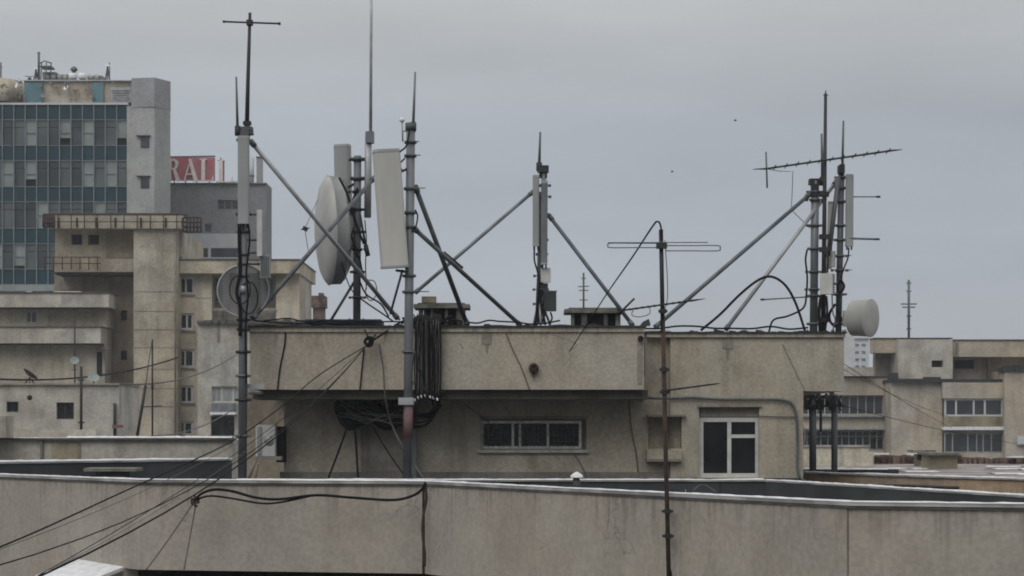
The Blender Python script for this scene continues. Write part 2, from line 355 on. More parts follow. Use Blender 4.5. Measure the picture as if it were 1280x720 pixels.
# ================================================================ NEAR BLOCK (parapets below the camera)
ZC = CZ-.97                                     # coping height
def PP(px, D): return Vector((X(px, D), D, 0))
N0, N1, N2, N3, N4 = Vector((-15.2, 41.4, 0)), PP(175, 31.9), PP(530, 31.04), PP(1060, 22.8), PP(1400, 21.9)
NP = PP(0, 35.3)
blk = thing('apartment_block', (0, 32, 0), 'near concrete block whose long pale parapet runs across the bottom of the picture', 'building')
def seg(a, b, t): return a.lerp(b, t)
HB = 1.45
gap = .03
dJ = (N3-N2).normalized()
part('parapet', 'near', blk, lambda m: m.ribbon([N0, N1, N2 - Vector((gap, 0, 0))], .16, ZC-HB, ZC), 'pale parapet left of the rusty joint')
part('parapet', 'near', blk, lambda m: m.ribbon([N2+dJ*gap, N3-dJ*.012], .16, ZC-HB, ZC), 'pale parapet right of the rusty joint')
part('parapet', 'near', blk, lambda m: m.ribbon([N3+Vector((.012, 0, 0)), N4], .16, ZC-HB, ZC), 'pale parapet at the right end')
part('joint_filler', 'rust', blk, lambda m: m.box(N2.x-.028, N2.x+.02, N2.y+.02, N2.y+.12, ZC-HB, ZC-.02))
part('joint_filler', 'plinth', blk, lambda m: m.box(N3.x-.012, N3.x+.012, N3.y+.01, N3.y+.1, ZC-HB, ZC-.02))
def shift(p, a): return Vector((p.x, p.y+a, 0))
def bed(pts, a):                                # shift polyline toward the camera a little
    return [Vector((p.x, p.y+a, 0)) for p in pts]
part('coping', 'edge', blk, lambda m: m.ribbon(bed([N0, N1, N2, N3, N4], -.05), .3, ZC+.002, ZC+.045))
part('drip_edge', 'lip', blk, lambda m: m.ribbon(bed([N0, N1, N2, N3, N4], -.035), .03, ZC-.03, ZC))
# inner (upper terrace) kerb
U = [(-14.5, 38.6), (X(290, 45), 45.0)]; UZ = CZ-.86
K = [PP(296, 43), PP(955, 43), PP(1280, 33.6), PP(1420, 30.2)]; KZ = CZ-1.29
part('inner_parapet', 'bitumenb', blk, lambda m: m.ribbon(U, .2, CZ-1.95, UZ), 'dark bitumen-faced inner parapet, left')
part('inner_coping', 'edge', blk, lambda m: m.ribbon([(p[0], p[1]-.04) for p in U], .3, UZ+.002, UZ+.035))
part('inner_parapet', 'bitumenb', blk, lambda m: m.ribbon(K, .2, CZ-1.95, KZ), 'dark bitumen-faced inner parapet, centre and right')
part('inner_coping', 'edge', blk, lambda m: m.ribbon(bed(K, -.04), .3, KZ+.002, KZ+.035))
for p_ in (640, 700, 770, 900): part('parapet_seam', 'dark', blk, lambda m: m.box(X(p_, 43)-.015, X(p_, 43)+.015, 42.98, 43, CZ-1.9, KZ-.01))
def roof(m):
    m.prism([(-15.5, 41.3), (N0.x, N0.y+.1), (N1.x, N1.y+.1), (N2.x, N2.y+.1), (N3.x, N3.y+.1), (N4.x+4, N4.y+.1), (14, 60), (-15.5, 60)], CZ-2.3, CZ-1.95)
part('roof', 'bitumen', blk, roof)
part('upper_terrace', 'bitumen', blk, lambda m: m.prism([(X(296, 43), 43.2), (X(955, 43), 43.2), (X(1003, 50.3), 50.3), (X(1003, 50.3), 58), (X(280, 43), 58)], CZ-1.94, CZ-1.45))
# body below with deep loggias
def bodyw(m):
    m.ribbon([N0, N1 + Vector((-.35, .3, 0))], .3, CZ-29.9, ZC-HB-.001)
    q = [(p.x, p.y+2.6) for p in (N1, N2, N3, N4)]
    m.prism(q + [(16, 45), (-15, 47)], .0, ZC-HB-.2)
    for zf in range(1, 9): m.ribbon([(N1.x, N1.y), (N2.x, N2.y), (N3.x, N3.y), (N4.x, N4.y)], 2.7, ZC-HB-2.7*zf-.25, ZC-HB-2.7*zf+.6)
part('wall', 'near', blk, bodyw)
part('loggia_glazing', 'interior', blk, lambda m: m.ribbon([(p.x, p.y+2.3) for p in (N1, N2, N3, N4)], .2, ZC-HB-2.6, ZC-HB-.19))
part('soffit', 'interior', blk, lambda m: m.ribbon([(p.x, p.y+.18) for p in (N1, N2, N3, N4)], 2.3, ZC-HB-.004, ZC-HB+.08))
for i, (a, b) in enumerate([(N0, N1), (N1, N2), (N2, N3), (N3, N4)]):
    snowline(Vector((a.x, a.y-.06, ZC+.045)), Vector((b.x, b.y-.06, ZC+.045)), .16, .024, i+1, .6)
snowline((U[0][0], U[0][1]-.05, UZ+.036), (U[1][0], U[1][1]-.05, UZ+.036), .28, .05, 11, .9)
for i in range(3): snowline(Vector((K[i].x, K[i].y-.05, KZ+.036)), Vector((K[i+1].x, K[i+1].y-.05, KZ+.036)), .28, .035, 20+i, .8)
# snow-topped awning low on the left
aw = thing('awning', A(105, 740, 32.2), 'snow-covered awning just under the parapet at the bottom left corner', 'awning')
part('sheet', 'conc', aw, lambda m: m.obox(A(106, 718, 32.5), (.74, .5, .03), Matrix.Rotation(math.radians(-38), 3, 'Z') @ Matrix.Rotation(math.radians(14), 3, 'X')))
part('snow_cover', 'snow', aw, lambda m: m.obox(A(106, 714, 32.52), (.72, .48, .035), Matrix.Rotation(math.radians(-38), 3, 'Z') @ Matrix.Rotation(math.radians(14), 3, 'X')))
# terrace vents behind the near coping
def lowvent(label, px, py, D, hw, mat, hl=.16):
    c = A(px, py, D); t = thing('roof_vent', (c.x, c.y, CZ-1.95), label, 'roof vent', 'small vents on the lower terrace')
    part('cap', mat, t, lambda m: m.box(c.x-hw, c.x+hw, c.y-.35, c.y+.35, c.z-.045, c.z+.02))
    part('shaft', 'boxd', t, lambda m: m.box(c.x-hw*.6, c.x+hw*.55, c.y-.22, c.y+.22, CZ-1.95, c.z-.045))
lowvent('flat slab-capped vent on the dark terrace at the left', 142, 586, 39, .53, 'conc')
t = thing('roof_vent', A(721, 622, 41), 'small hooded pipe with a white cap above the dark strip in the centre', 'roof vent', 'small vents on the lower terrace')
part('cap', 'snow', t, lambda m: m.lathe(A(721, 594, 41.5), (0, 0, 1), [(-.05, .14), (0, .13), (.05, .06), (.08, 0)], 14))
part('shaft', 'boxd', t, lambda m: m.tube([A(721, 628, 41.5), A(721, 606, 41.5), A(720, 596, 41.5)], [.09, .1, .06], 8))
lab = tag(MB().obox(A(1018, 626.5, 25.5), (.4, .14, .015), Matrix.Rotation(math.radians(-57), 3, 'Z')).build('board', 'wband'), 'flat pale board lying behind the coping right of centre', 'board')

# ================================================================ PENTHOUSE
DW, DF = 46.9, 45.2
ph = thing('penthouse', (X(640, 50), 50, CZ-1.45), 'long beige rooftop penthouse with overhanging fascia in the middle of the picture', 'building')
fx0, fx1 = X(312, DF), X(805, DF); fz0, fz1 = Z(487, DF), Z(409, DF)
part('fascia', 'penthi', ph, lambda m: m.box(fx0, fx1, DF, 58, fz0, fz1))
def wl(m):
    m.pwall(355, 838, 470, 590, DW, 10, [(601, 733, 524, 562), (810, 838, 521, 561)], .28)
part('wall', 'pent', ph, wl, 'lower wall with the barred window')
part('wall', 'pent', ph, lambda m: m.wall(X(806, DW), X(838, DW), DW-.002, Z(486, DW), Z(413, DW), 9, [], .1), 'upper wall beside the fascia')
def wr(m):
    Dq = DW-.18
    m.wall(X(838, Dq), X(1004, Dq), Dq, Z(597.5, Dq), Z(489, Dq), 10, [(X(838.01, Dq), X(852, Dq), Z(561, Dq), Z(521, Dq)), (X(874, Dq), X(949, Dq), Z(597, Dq), Z(509, Dq))], .3)
    m.box(X(838, Dq), X(1055, Dq), Dq, 57.6, Z(489, Dq)+.001, Z(416, Dq))
part('wall', 'pent', ph, wr, 'right wall with the white window')
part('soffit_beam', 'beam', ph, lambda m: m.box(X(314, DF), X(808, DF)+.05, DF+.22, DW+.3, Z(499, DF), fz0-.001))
# left set-back behind the air conditioner, plinth, roof trims
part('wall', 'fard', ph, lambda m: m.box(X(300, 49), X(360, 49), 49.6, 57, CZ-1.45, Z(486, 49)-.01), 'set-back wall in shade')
part('plinth', 'plinth', ph, lambda m: m.box(X(350, DW), X(838, DW), DW-.06, DW+9, CZ-1.45, Z(590, DW)))
def trim(m):
    m.box(fx0-.02, fx1+.02, DF-.05, DF+.3, Z(415, DF), Z(409, DF)+.01)
    m.box(X(806, DW)+.03, X(1056, DW-.18), DW-.25, DW+.2, Z(422, DW), Z(416.5, DW))
part('cornice', 'penthi', ph, trim)
def flash(m):
    for a, b, y0, D in ((308, 808, 408.5, DF-.09), (806, 1058, 416, DW-.29)):
        n = 60
        xs = [X(a+(b-a)*i/n, D) for i in range(n+1)]; z0 = Z(y0, D)
        zt = [z0 + .025 + .05*abs(noise.noise(Vector((x*1.3, a, 2)))) + (.035 if abs(noise.noise(Vector((x*4, a, 5)))) > .35 else 0) for x in xs]
        m.ribbon([(x, D) for x in xs], .5, z0-.01, zt)
part('roof_flashing', 'bitumen', ph, flash)
part('roof_deck', 'bitumen', ph, lambda m: (m.box(fx0, fx1, DF+.42, 58, fz1+.001, fz1+.03), m.box(fx1+.01, X(1054, DW), DW+.2, 57.5, Z(416.5, DW)+.001, Z(416.5, DW)+.025)))
# bare cement area on the wall behind the coil
part('cement_patch', 'patchc', ph, lambda m: m.pbox(451, 506, 500, 589.5, DW-.012, .02))
# recessed strip window: three sashes behind bars
Dn = DW+.12
wn = window(ph, 601.5, 727, 526, 561, Dn, cols=(.315, .385, .665), fr='wframe2', gl='glass', t=3.4, dep=.1)
wn['label'] = 'long strip window with three barred sashes'
def gr(m):
    for a, b, st in ((604, 637, 6.5), (648, 682, 5), (687, 722, 5)):
        x = a
        while x < b: m.tube([A(x, 559, Dn-.03), A(x, 529, Dn-.03)], .008, 4); x += st
        for yy in (536, 544, 552): m.tube([A(a-2, yy, Dn-.035), A(b+1, yy, Dn-.035)], .007, 4)
part('window_grille', 'galvd', ph, gr)
part('window_sill', 'whited', ph, lambda m: m.pbox(597, 736, 562, 566, DW-.1, .2))
part('lintel', 'patchc', ph, lambda m: m.pbox(599, 735, 520.5, 523.5, DW-.04, .06))
# white window beside it
Dw2 = DW-.18+.14
part('lintel_panel', 'patchc', ph, lambda m: m.pbox(875, 948, 509.6, 521, Dw2-.01, .12))
w2 = window(ph, 873.8, 949.5, 522, 597, Dw2, cols=(.5,), rows=((.5, 1, .31),), fr='white', gl='glass', t=5.4, dep=.1)
w2['label'] = 'white framed window with a small upper sash'
part('window_hood', 'conc', ph, lambda m: (m.pbox(872, 952, 505.5, 508.8, DW-.26, .1), m.pbox(872, 952, 597.3, 600.5, DW-.26, .25)))
# blocked niche with shelf
part('niche_shelf', 'pent', ph, lambda m: m.pbox(809, 852, 562.5, 574, DW-.36, .35))
part('niche_lintel', 'patchc', ph, lambda m: (m.pbox(809, 858, 518.3, 520.8, DW-.36, .35), m.pbox(808, 853, 574.3, 577, DW-.39, .38)))
# wall vents, holes
part('wall_vent', 'conc', ph, lambda m: m.pbox(602, 615, 416, 430, DF-.012, .02))
part('wall_vent', 'conc', ph, lambda m: m.pbox(903.5, 916.5, 423, 436, DW-.195, .03))
for (px, py, D, r) in ((667, 460, DF, .12), (801, 423, DF, .07), (669.5, 463, DF, .07)):
    part('pipe_stub', 'rust', ph, lambda m: (m.lathe(A(px, py, D-.14), (0, 1, 0), [(0, r*.6), (0, r), (.13, r), (.13, r*.5)], 12)))
for (x_, y0_, y1_, w_) in ((668, 466, 479, 2.2), (666, 466, 473, 1.6), (609, 430, 444, 3), (910, 436, 452, 3)):
    D_ = DF if x_ < 806 else DW-.18
    part('run_off_stain', 'stainm', ph, lambda m: m.add([A(x_-w_, y0_, D_-.004), A(x_+w_, y0_, D_-.004), A(x_+w_*.5, (y0_+y1_)/2, D_-.004), A(x_+.2, y1_, D_-.004), A(x_-w_*.6, (y0_*.4+y1_*.6), D_-.004)], [(0, 1, 2, 3, 4)]))
part('drain_stain', 'conc', ph, lambda m: m.pbox(796.5, 803.5, 426, 481, DF-.008, .01))
# cracks and thin wires stapled to the walls
def wallwire(pts, D, r, label, mat='cable'):
    return cable([A(x, y, D) for x, y in pts], r, label, mat, group='thin cables stapled to the penthouse')
wallwire([(357, 409), (356, 430), (350, 460), (347, 487)], DF-.03, .018, 'wavy black cable down the left end of the fascia')
wallwire([(629, 408), (640, 435), (652, 460), (662, 487)], DF-.03, .012, 'thin slanting wire down the middle of the fascia above the strip window', 'wire')
wallwire([(786, 500), (790, 540), (795, 565), (798, 596)], DW-.03, .014, 'thin wire down the lower wall left of the shelf niche', 'wire')
wallwire([(716, 565), (727, 582), (735, 600)], DW-.08, .013, 'short slanting wire beneath the strip window', 'wire')
wallwire([(978, 430), (990, 455), (1008, 492)], DW-.2, .006, 'faint wire slanting down the right upper wall', 'wire')
cable([A(x, y, DW-.25) for x, y in ((806, 497), (830, 498), (866, 497), (900, 499), (940, 499), (978, 500), (991, 506), (996, 525), (997, 560), (997, 585), (1003, 600), (1022, 607))], .033, 'thick grey-brown conduit along the right wall bending down at its corner', 'galvd', n=8, group='thick pipes on the penthouse')
cable([A(949, 520, DW-.22), A(998, 521, DW-.22)], .013, 'short straight wire right of the white window', 'wire', sag=.01)

# air conditioner under the left end
ac = thing('air_conditioner', A(335, 602, 46), 'white air conditioner unit under the left end of the overhang', 'air conditioner')
part('casing', 'boxw', ac, lambda m: m.profile(rrect(.48, .34, .03), A(333, 570, 46.3), A(333, 531, 46.3), (1, 0, 0)))
part('side_panel', 'antg', ac, lambda m: m.pbox(321.5, 326, 533, 568, 46.08, .06))
part('fan_grille', 'galvl', ac, lambda m: (m.lathe(A(336.5, 551, 46.12), (0, 1, 0), [(0, 0), (0, .12), (.02, .13)], 16)))
part('stand', 'conc', ac, lambda m: (m.tube([A(322, 571, 46.1), A(310, 600, 46)], .03, 5), m.tube([A(323, 580, 46.1), A(318, 602, 46)], .025, 5), m.pbox(315, 352, 570.5, 575, 46.05, .4)))
part('recess_shade', 'interior', ac, lambda m: m.pbox(345.5, 355, 533, 578, 46.4, .5))  # near-black block standing in for the recess shade behind the unit

# ================================================================ roof furniture helpers
ROOFZ = fz1 + .03; ROOFR = Z(416.5, DW) + .025
def rooftop_vent(label, a, b, yt, D, legs):
    t = thing('chimney_vent', (X((a+b)/2, D), D, ROOFZ), label, 'roof vent', 'concrete capped vents on the penthouse roof')
    part('cap', 'lichen', t, lambda m: (m.pbox(a, b, yt, yt+5, D, 1.1), m.pbox(a+5, b-6, yt-1.5, yt-.05, D+.1, .9)))
    part('core', 'interior', t, lambda m: m.box(X(a+12, D), X(b-10, D), D+.3, D+.9, ROOFZ-.05, Z(yt+5, D)))
    for q in legs:
        part('leg', 'lichen', t, lambda m: m.box(X(q[0], D), X(q[1], D), D+.12, D+.95, ROOFZ-.05, Z(yt+5, D)))
    part('base', 'lichen', t, lambda m: m.box(X(a+8, D), X(b-7, D), D+.08, D+1, ROOFZ-.05, ROOFZ+.07))
    return t
v1 = rooftop_vent('dark concrete roof vent with a small block on its cap beside the hanging cables', 517, 587, 380, 48.5, [(523, 527), (538, 541), (556, 559.5), (570, 581)])
part('cap_block', 'yellow', v1, lambda m: m.pbox(527, 545, 370.5, 378, 48.6, .3))
rooftop_vent('dark concrete roof vent with three openings left of the folded dipole pole', 706, 779, 386, 48.8, [(715, 718), (727, 734), (755, 760), (770, 776)])

def mast(label, px0, py0, px1, py1, D, rpx, mat, base_z=None, name='mast'):
    p0, p1 = A(px0, py0, D), A(px1, py1, D)
    t = thing(name, p0, label, 'mast', 'steel antenna masts')
    r = rpx/2*D/F
    part('pole', mat, t, lambda m: m.tube([p0, p0.lerp(p1, .5), p1], r, 14))
    part('base_plate', 'galvd', t, lambda m: (m.cbox(p0+Vector((0, 0, .02)), r*2.4, r*2.4, .02), [m.tube([p0+Vector((sx*r*1.8, sy*r*1.8, .03)), p0+Vector((sx*r*1.8, sy*r*1.8, .1))], .02, 5) for sx in (-1, 1) for sy in (-1, 1)]))
    return t
def clamp(t, px, py, D, rpx, mat='galvd', w=1.5, tail=0):
    c = A(px, py, D); r = rpx/2*D/F
    def f(m):
        m.lathe(c-Vector((0, 0, .035)), (0, 0, 1), [(0, r), (0, r*1.25), (.07, r*1.25), (.07, r)], 12)
        m.cbox(c+Vector((r*w, 0, 0)), .04, .035, .03); m.cbox(c-Vector((r*w, 0, 0)), .035, .035, .03)
        m.tube([c+Vector((-r*w, -r*1.3, 0)), c+Vector((r*w+tail, -r*1.3, 0))], .012, 5)
    part('clamp', mat, t, f)
def brace(t, p0, p1, rpx, D, mat='galv', collar=True):
    r = rpx/2*D/F
    o = part('brace', mat, t, lambda m: m.tube([p0, p1], r, 10))
    if collar:
        d = (Vector(p1)-Vector(p0)).normalized()
        part('flange', 'galvd', o, lambda m: m.tube([Vector(p0), Vector(p0)+d*.16], r*1.3, 8))
        part('flange', 'galvd', o, lambda m: m.tube([Vector(p1)-d*.14, Vector(p1)], r*1.3, 8))
    return o
def panel_antenna(label, top, bot, w, dep, mat='antw', xd=(1, 0, 0), conn=3, caps='antg', group='sector panel antennas'):
    t = thing('panel_antenna', bot, label, 'antenna', group)
    top, bot = Vector(top), Vector(bot); d = (top-bot).normalized()
    part('radome', mat, t, lambda m: m.profile(rrect(w, dep, min(w, dep)*.28, 4), bot+d*.03, top-d*.05, xd, True))
    part('end_cap', caps, t, lambda m: m.profile(rrect(w*1.03, dep*1.05, min(w, dep)*.28, 4), bot, bot+d*.05, xd))
    part('end_cap', caps, t, lambda m: m.profile(rrect(w*1.03, dep*1.05, min(w, dep)*.28, 4), top-d*.07, top, xd, False, .93))
    x = Vector(xd).normalized()
    for i in range(conn):
        q = bot + x*w*(.6*(i/(max(conn-1, 1)))-.3)
        part('connector', 'dark', t, lambda m: m.tube([q, q-d*.09], .022, 6))
    return t

# ================================================================ MAST 1 (left, in front of the fascia)
D1 = 44.4
m1 = mast('tall grey mast at the left carrying the grid dish and the cross-topped pole', 303, 603, 305, 168, D1, 11, 'galv')
for y in (175, 268, 290, 318, 330, 345, 400, 412, 440, 470, 500, 545): clamp(m1, 304, y, D1, 11, 'galvd' if y % 4 else 'dark', R.uniform(1.05, 1.5), R.uniform(0, .06))
part('head_bracket', 'galvd', m1, lambda m: (m.pbox(296, 315, 158, 163, D1-.1, .25), m.pbox(298, 311, 163, 172, D1-.12, .2), m.tube([A(297, 170, D1), A(317, 167, D1)], .04, 8)))
part('stand_off', 'galvl', m1, lambda m: (m.tube([A(309, 470+20, D1), A(345, 492, D1+2)], .05, 6), m.pbox(296, 330, 480, 486, D1+.1, .06)))
brace(m1, A(313, 176, D1), A(497, 398, 47.5), 5.5, 46, 'galvl')
xp = thing('cross_pole', A(308, 163, D1), 'thin dark pole with a level crossbar near its tip above the left mast', 'antenna')
part('pole', 'dark', xp, lambda m: m.tube([A(308.5, 165, D1), A(310, 100, D1), A(312.5, 16, D1)], [.055, .045, .035], 8))
part('crossbar', 'dark', xp, lambda m: (m.tube([A(279, 27, D1), A(349, 29.5, D1)], .022, 6), m.lathe(A(278.5, 27, D1), (1, 0, 0), [(0, 0), (0, .03), (.05, .03), (.05, 0)], 8), m.lathe(A(348, 29.5, D1), (1, 0, 0), [(0, 0), (0, .035), (.05, .035), (.05, 0)], 8)))
part('hub', 'dark', xp, lambda m: m.cbox(A(312.2, 28.5, D1), .07, .07, .06))
part('socket', 'dark', xp, lambda m: (m.cbox(A(309, 154, D1), .09, .07, .04), m.cbox(A(309, 157, D1), .06, .06, .06)))
def whip(label, a, b, D, r0, r1, mat='galvd', clampy=True):
    t = thing('whip_antenna', A(*a, D), label, 'antenna', 'upright whip antennas')
    part('rod', mat, t, lambda m: m.tube([A(*a, D), A((a[0]+b[0])/2, (a[1]+b[1])/2, D), A(*b, D)], [r0, (r0+r1)/2, r1], 8))
    part('base', 'dark', t, lambda m: m.tube([A(*a, D)-Vector((0, 0, .12)), A(*a, D)+Vector((0, 0, .1))], r0*1.9, 8))
    return t
whip('short whip antenna at the top left of the left mast', (297, 163), (295.3, 96), D1-.1, .035, .02)
panel_antenna('slim pale panel antenna high on the left mast', A(304.5, 170, D1-.25), A(304.5, 280, D1-.25), .26, .16, 'antg')
rr = thing('radio_box', A(325, 322, D1), 'narrow pale equipment box on the right side of the left mast', 'equipment box', 'radio boxes on the masts')
part('casing', 'boxw', rr, lambda m: (m.pbox(321, 327, 262, 320, D1-.1, .2)))
part('bracket', 'galvd', rr, lambda m: [m.tube([A(306, y, D1), A(323, y, D1-.02)], .025, 6) for y in (268, 300, 316)])
rr = thing('radio_box', A(332, 348, D1), 'squat grey equipment box with fins beside the narrow one on the left mast', 'equipment box', 'radio boxes on the masts')
part('casing', 'galvl', rr, lambda m: m.pbox(325, 337, 318, 347, D1, .22))
part('fins', 'galvd', rr, lambda m: [m.pbox(326+i*2.2, 327+i*2.2, 320, 345, D1-.03, .03) for i in range(5)])
part('bracket', 'galvd', rr, lambda m: m.tube([A(306, 330, D1), A(326, 330, D1+.05)], .03, 6))
# cables running along the mast
cable([A(299, 262, D1-.15), A(299, 300, D1-.16), A(300, 340, D1-.16), A(296, 365, D1-.2), A(300, 385, D1-.16), A(300, 420, D1-.15)], .04, 'thick black feeder hugging the left mast beside the grid dish')
cable([A(309, 270, D1-.15), A(312, 300, D1-.18), A(308, 340, D1-.16), A(310, 370, D1-.18), A(307, 410, D1-.15), A(308, 480, D1-.15)], .022, 'thin black feeder down the right side of the left mast')
# grid dish facing away, real bars
gd = thing('grid_dish', A(303, 400, D1-.5), 'round grey grid dish behind the middle of the left mast', 'dish')
gc = A(305, 364, D1+.45); gr_ = .60
part('rim', 'galvl', gd, lambda m: m.tube([gc+Vector((math.cos(a)*gr_, -.12, math.sin(a)*gr_)) for a in [2*math.pi*i/36 for i in range(37)]], .022, 6, False))
def gridf(m):
    for k in range(-15, 16):
        z = k/15.5*gr_; h = math.sqrt(max(0, gr_**2-z*z))
        pts = [gc+Vector((h*t, -.12-.12*(1-(h*t*h*t+z*z)/gr_**2)*-1.6, z)) for t in (-1, -.5, 0, .5, 1)]
        m.tube(pts, .0165, 4, False)
    for k in (-.35, 0, .35):
        pts = [gc+Vector((k, -.12+.19*(1-(z*z+k*k)/gr_**2)+.02, z)) for z in [gr_*t*math.sqrt(1-(k/gr_)**2) for t in (-1, -.5, 0, .5, 1)]]
        m.tube(pts, .016, 5, False)
part('grid', 'curtain', gd, gridf)
part('feed_arm', 'galvl', gd, lambda m: (m.tube([gc+Vector((.08, .02, -.02)), gc+Vector((.06, -.6, .0))], .025, 6), m.lathe(gc+Vector((.06, -.62, 0)), (0, 1, 0), [(0, 0), (0, .09), (.05, .09), (.05, 0)], 12)))
part('mount', 'galvd', gd, lambda m: (m.tube([gc+Vector((-.05, 0, .2)), A(305, 354, D1)], .03, 6), m.tube([gc+Vector((-.05, 0, -.2)), A(305, 374, D1)], .03, 6)))
for (cx, cy, rx, ry, lb) in ((300, 362, 13, 18, 'tight loop of black cable hanging in front of the grid dish'), (311, 372, 11, 20, 'narrow open loop of black cable low on the grid dish')):
    cable([A(cx+rx*math.cos(a), cy+ry*math.sin(a), D1-.3+.02*i) for i, a in enumerate([math.radians(-90+36*k) for k in range(11)])], .014, lb, group='coiled feeder loops on the masts')

# ================================================================ MAST 3 (front, with the big white panel)
D3 = 44.5
m3 = mast('straight grey mast in front of the fascia next to the big white panel', 509, 601, 513.5, 157, D3, 11, 'galv')
part('cap', 'galvd', m3, lambda m: m.tube([A(513.5, 163, D3), A(513.6, 154, D3)], .13, 12))
part('painted_sleeve', 'redp', m3, lambda m: m.tube([A(509.8, 548, D3), A(510.3, 508, D3)], .112, 14), 'worn red painted band')
part('saddle', 'galvl', m3, lambda m: m.pbox(498, 517, 497, 506, D3-.15, .3))
part('strap_base', 'galvd', m3, lambda m: m.pbox(515, 521, 510, 600, 46.5, .3))
for y, tl in ((178, .1), (195, .14), (236, .25), (266, 0), (284, .08), (345, 0), (365, .35), (440, 0)): clamp(m3, 513.3-(y-157)*.01, y, D3, 11, 'galvd', R.uniform(1.0, 1.3), tl)
brace(m3, A(519, 233, D3), A(584, 406, 47.4), 6, 46, 'galvd')
br = brace(m3, A(517, 285, D3), A(650, 406, 48.5), 5.5, 46, 'galvd')
part('joint_plate', 'rust', br, lambda m: m.obox(A(566, 326, 46.2), (.3, .03, .05), Matrix.Rotation(math.radians(40), 3, 'Y')))
brace(m3, A(503, 338, D3), A(488, 392, 46.5), 3, 46, 'galv', False)
whip('pale whip antenna standing on top of the mast with the big white panel', (516.5, 158), (519, 90), D3, .035, .022, 'galv')
tag_ = panel_antenna('large off-white panel antenna leaning on the front mast, biggest of all the panels', A(482.5, 187, D3-.35), A(493.5, 335, D3-.25), .62, .34, 'antw', (1, .3, 0), 0)
part('back_tray', 'antg', tag_, lambda m: m.profile(rrect(.12, .16, .02), A(503.5, 333, D3-.12), A(496.5, 194, D3-.22), (1, .2, 0)))
part('bracket', 'dark', tag_, lambda m: (m.tube([A(496, 205, D3-.2), A(503, 214, D3-.1), A(511, 210, D3)], .035, 6), m.tube([A(495, 338, D3-.25), A(509, 340, D3-.1)], .03, 6), m.tube([A(504, 266, D3-.1), A(512, 268, D3)], .03, 6)))
gp = thing('gps_antenna', A(503, 176, D3), 'small white mushroom antenna on a thin stalk beside the mast top', 'antenna')
part('dome', 'snow', gp, lambda m: m.lathe(A(502.5, 151, D3), (0, 0, 1), [(-.02, 0), (-.02, .055), (.02, .06), (.06, .045), (.085, 0)], 12))
part('stalk', 'galvl', gp, lambda m: (m.tube([A(502.5, 151, D3), A(503.5, 177, D3)], .018, 6), m.tube([A(503, 164, D3), A(513, 164, D3)], .02, 6)))
cable([A(512, 163, D3-.15), A(508, 182, D3-.2), A(500, 190, D3-.15), A(496, 199, D3-.2), A(499, 204, D3-.25), A(506, 198, D3-.15)], .02, 'small curled jumper cable at the top of the front mast')
cable([A(519, 262, D3-.1), A(522, 270, D3-.1), A(520, 282, D3-.1), A(515, 290, D3-.1)], .018, 'short looped jumper cable halfway up the front mast')

# ================================================================ MAST 2 (behind, with the drum dish)
D2 = 49.0
m2 = mast('dark cable-wrapped mast behind the big drum dish', 446, 403, 447, 195, D2, 9.5, 'galvd')
for y in (200, 224, 240, 262, 290, 312, 340, 372): clamp(m2, 446.5, y, D2, 10, 'dark', R.uniform(1.3, 2.2), R.uniform(0, .12))
part('outrigger', 'dark', m2, lambda m: [m.tube([A(438, y, D2), A(463, y, D2)], .045, 6) for y in (199, 223)])
part('outrigger_pipe', 'galvl', m2, lambda m: m.tube([A(459.5, 272, D2), A(460.5, 165, D2)], .09, 10))
part('outrigger_joint', 'galv', m2, lambda m: (m.pbox(457, 467, 164, 178, D2-.15, .25)))
brace(m2, A(468, 222, D2), A(316, 398, D1+.1), 5.5, 47, 'galvd')
part('stay', 'dark', m2, lambda m: m.tube([A(443, 352, D2), A(412, 403, D2-.6)], .035, 6))
part('stay', 'dark', m2, lambda m: (m.tube([A(450, 268, D2-.2), A(459, 318, D2-.1)], .03, 6), m.tube([A(457, 306, D2-.1), A(460, 320, D2-.1)], .06, 6)))
whip('very tall pale whip antenna running out of the top of the picture', (463.2, 172), (464.4, -60), D2, .042, .03, 'galvl')
panel_antenna('tall grey panel antenna partly hidden behind the big drum dish', A(428, 181, D2+.6), A(431, 330, D2+.6), .42, .3, 'antg', (1, -.25, 0), 2)
dd = thing('drum_dish', A(418, 360, D2-.2), 'big pale drum dish seen nearly edge-on, largest dish on the roof', 'dish')
ax = Vector((-.965, -.26, -.03)).normalized(); dc = A(418, 288, D2+.9); RD = 1.40
part('radome', 'dishg', dd, lambda m: m.lathe(dc+ax*.16, ax, [(0, RD), (.05, RD*.98), (.14, RD*.86), (.22, RD*.62), (.27, RD*.32), (.285, 0)], 48))
part('shroud', 'antg', dd, lambda m: m.lathe(dc, ax, [(-.12, RD*1.0), (.15, RD*1.005), (.16, RD*1.02), (.17, RD*1.0)], 48))
part('back_shell', 'dishg', dd, lambda m: m.lathe(dc, ax, [(-.12, RD), (-.2, RD*.93), (-.34, RD*.62), (-.42, RD*.3), (-.45, RD*.14)], 48))
part('hub', 'galvd', dd, lambda m: (m.lathe(dc, ax, [(-.42, .26), (-.6, .24), (-.62, 0)], 16), m.tube([dc-ax*.55, A(446, 286, D2)], .08, 8)))
def ribs(m):
    u = ax.cross(Vector((0, 0, 1))).normalized(); v_ = ax.cross(u)
    for k in range(8):
        a = 2*math.pi*k/8+.3; e = u*math.cos(a)+v_*math.sin(a)
        m.tube([dc-ax*.14+e*RD*.98, dc-ax*.4+e*RD*.6, dc-ax*.52+e*.2], .028, 5)
part('rib', 'galvd', dd, ribs)
part('strut', 'dark', dd, lambda m: (m.tube([dc-ax*.16+Vector((0, 0, 1.0)), A(446, 228, D2)], .035, 6), m.tube([dc-ax*.2-Vector((0, 0, .8)), A(446, 330, D2)], .035, 6)))
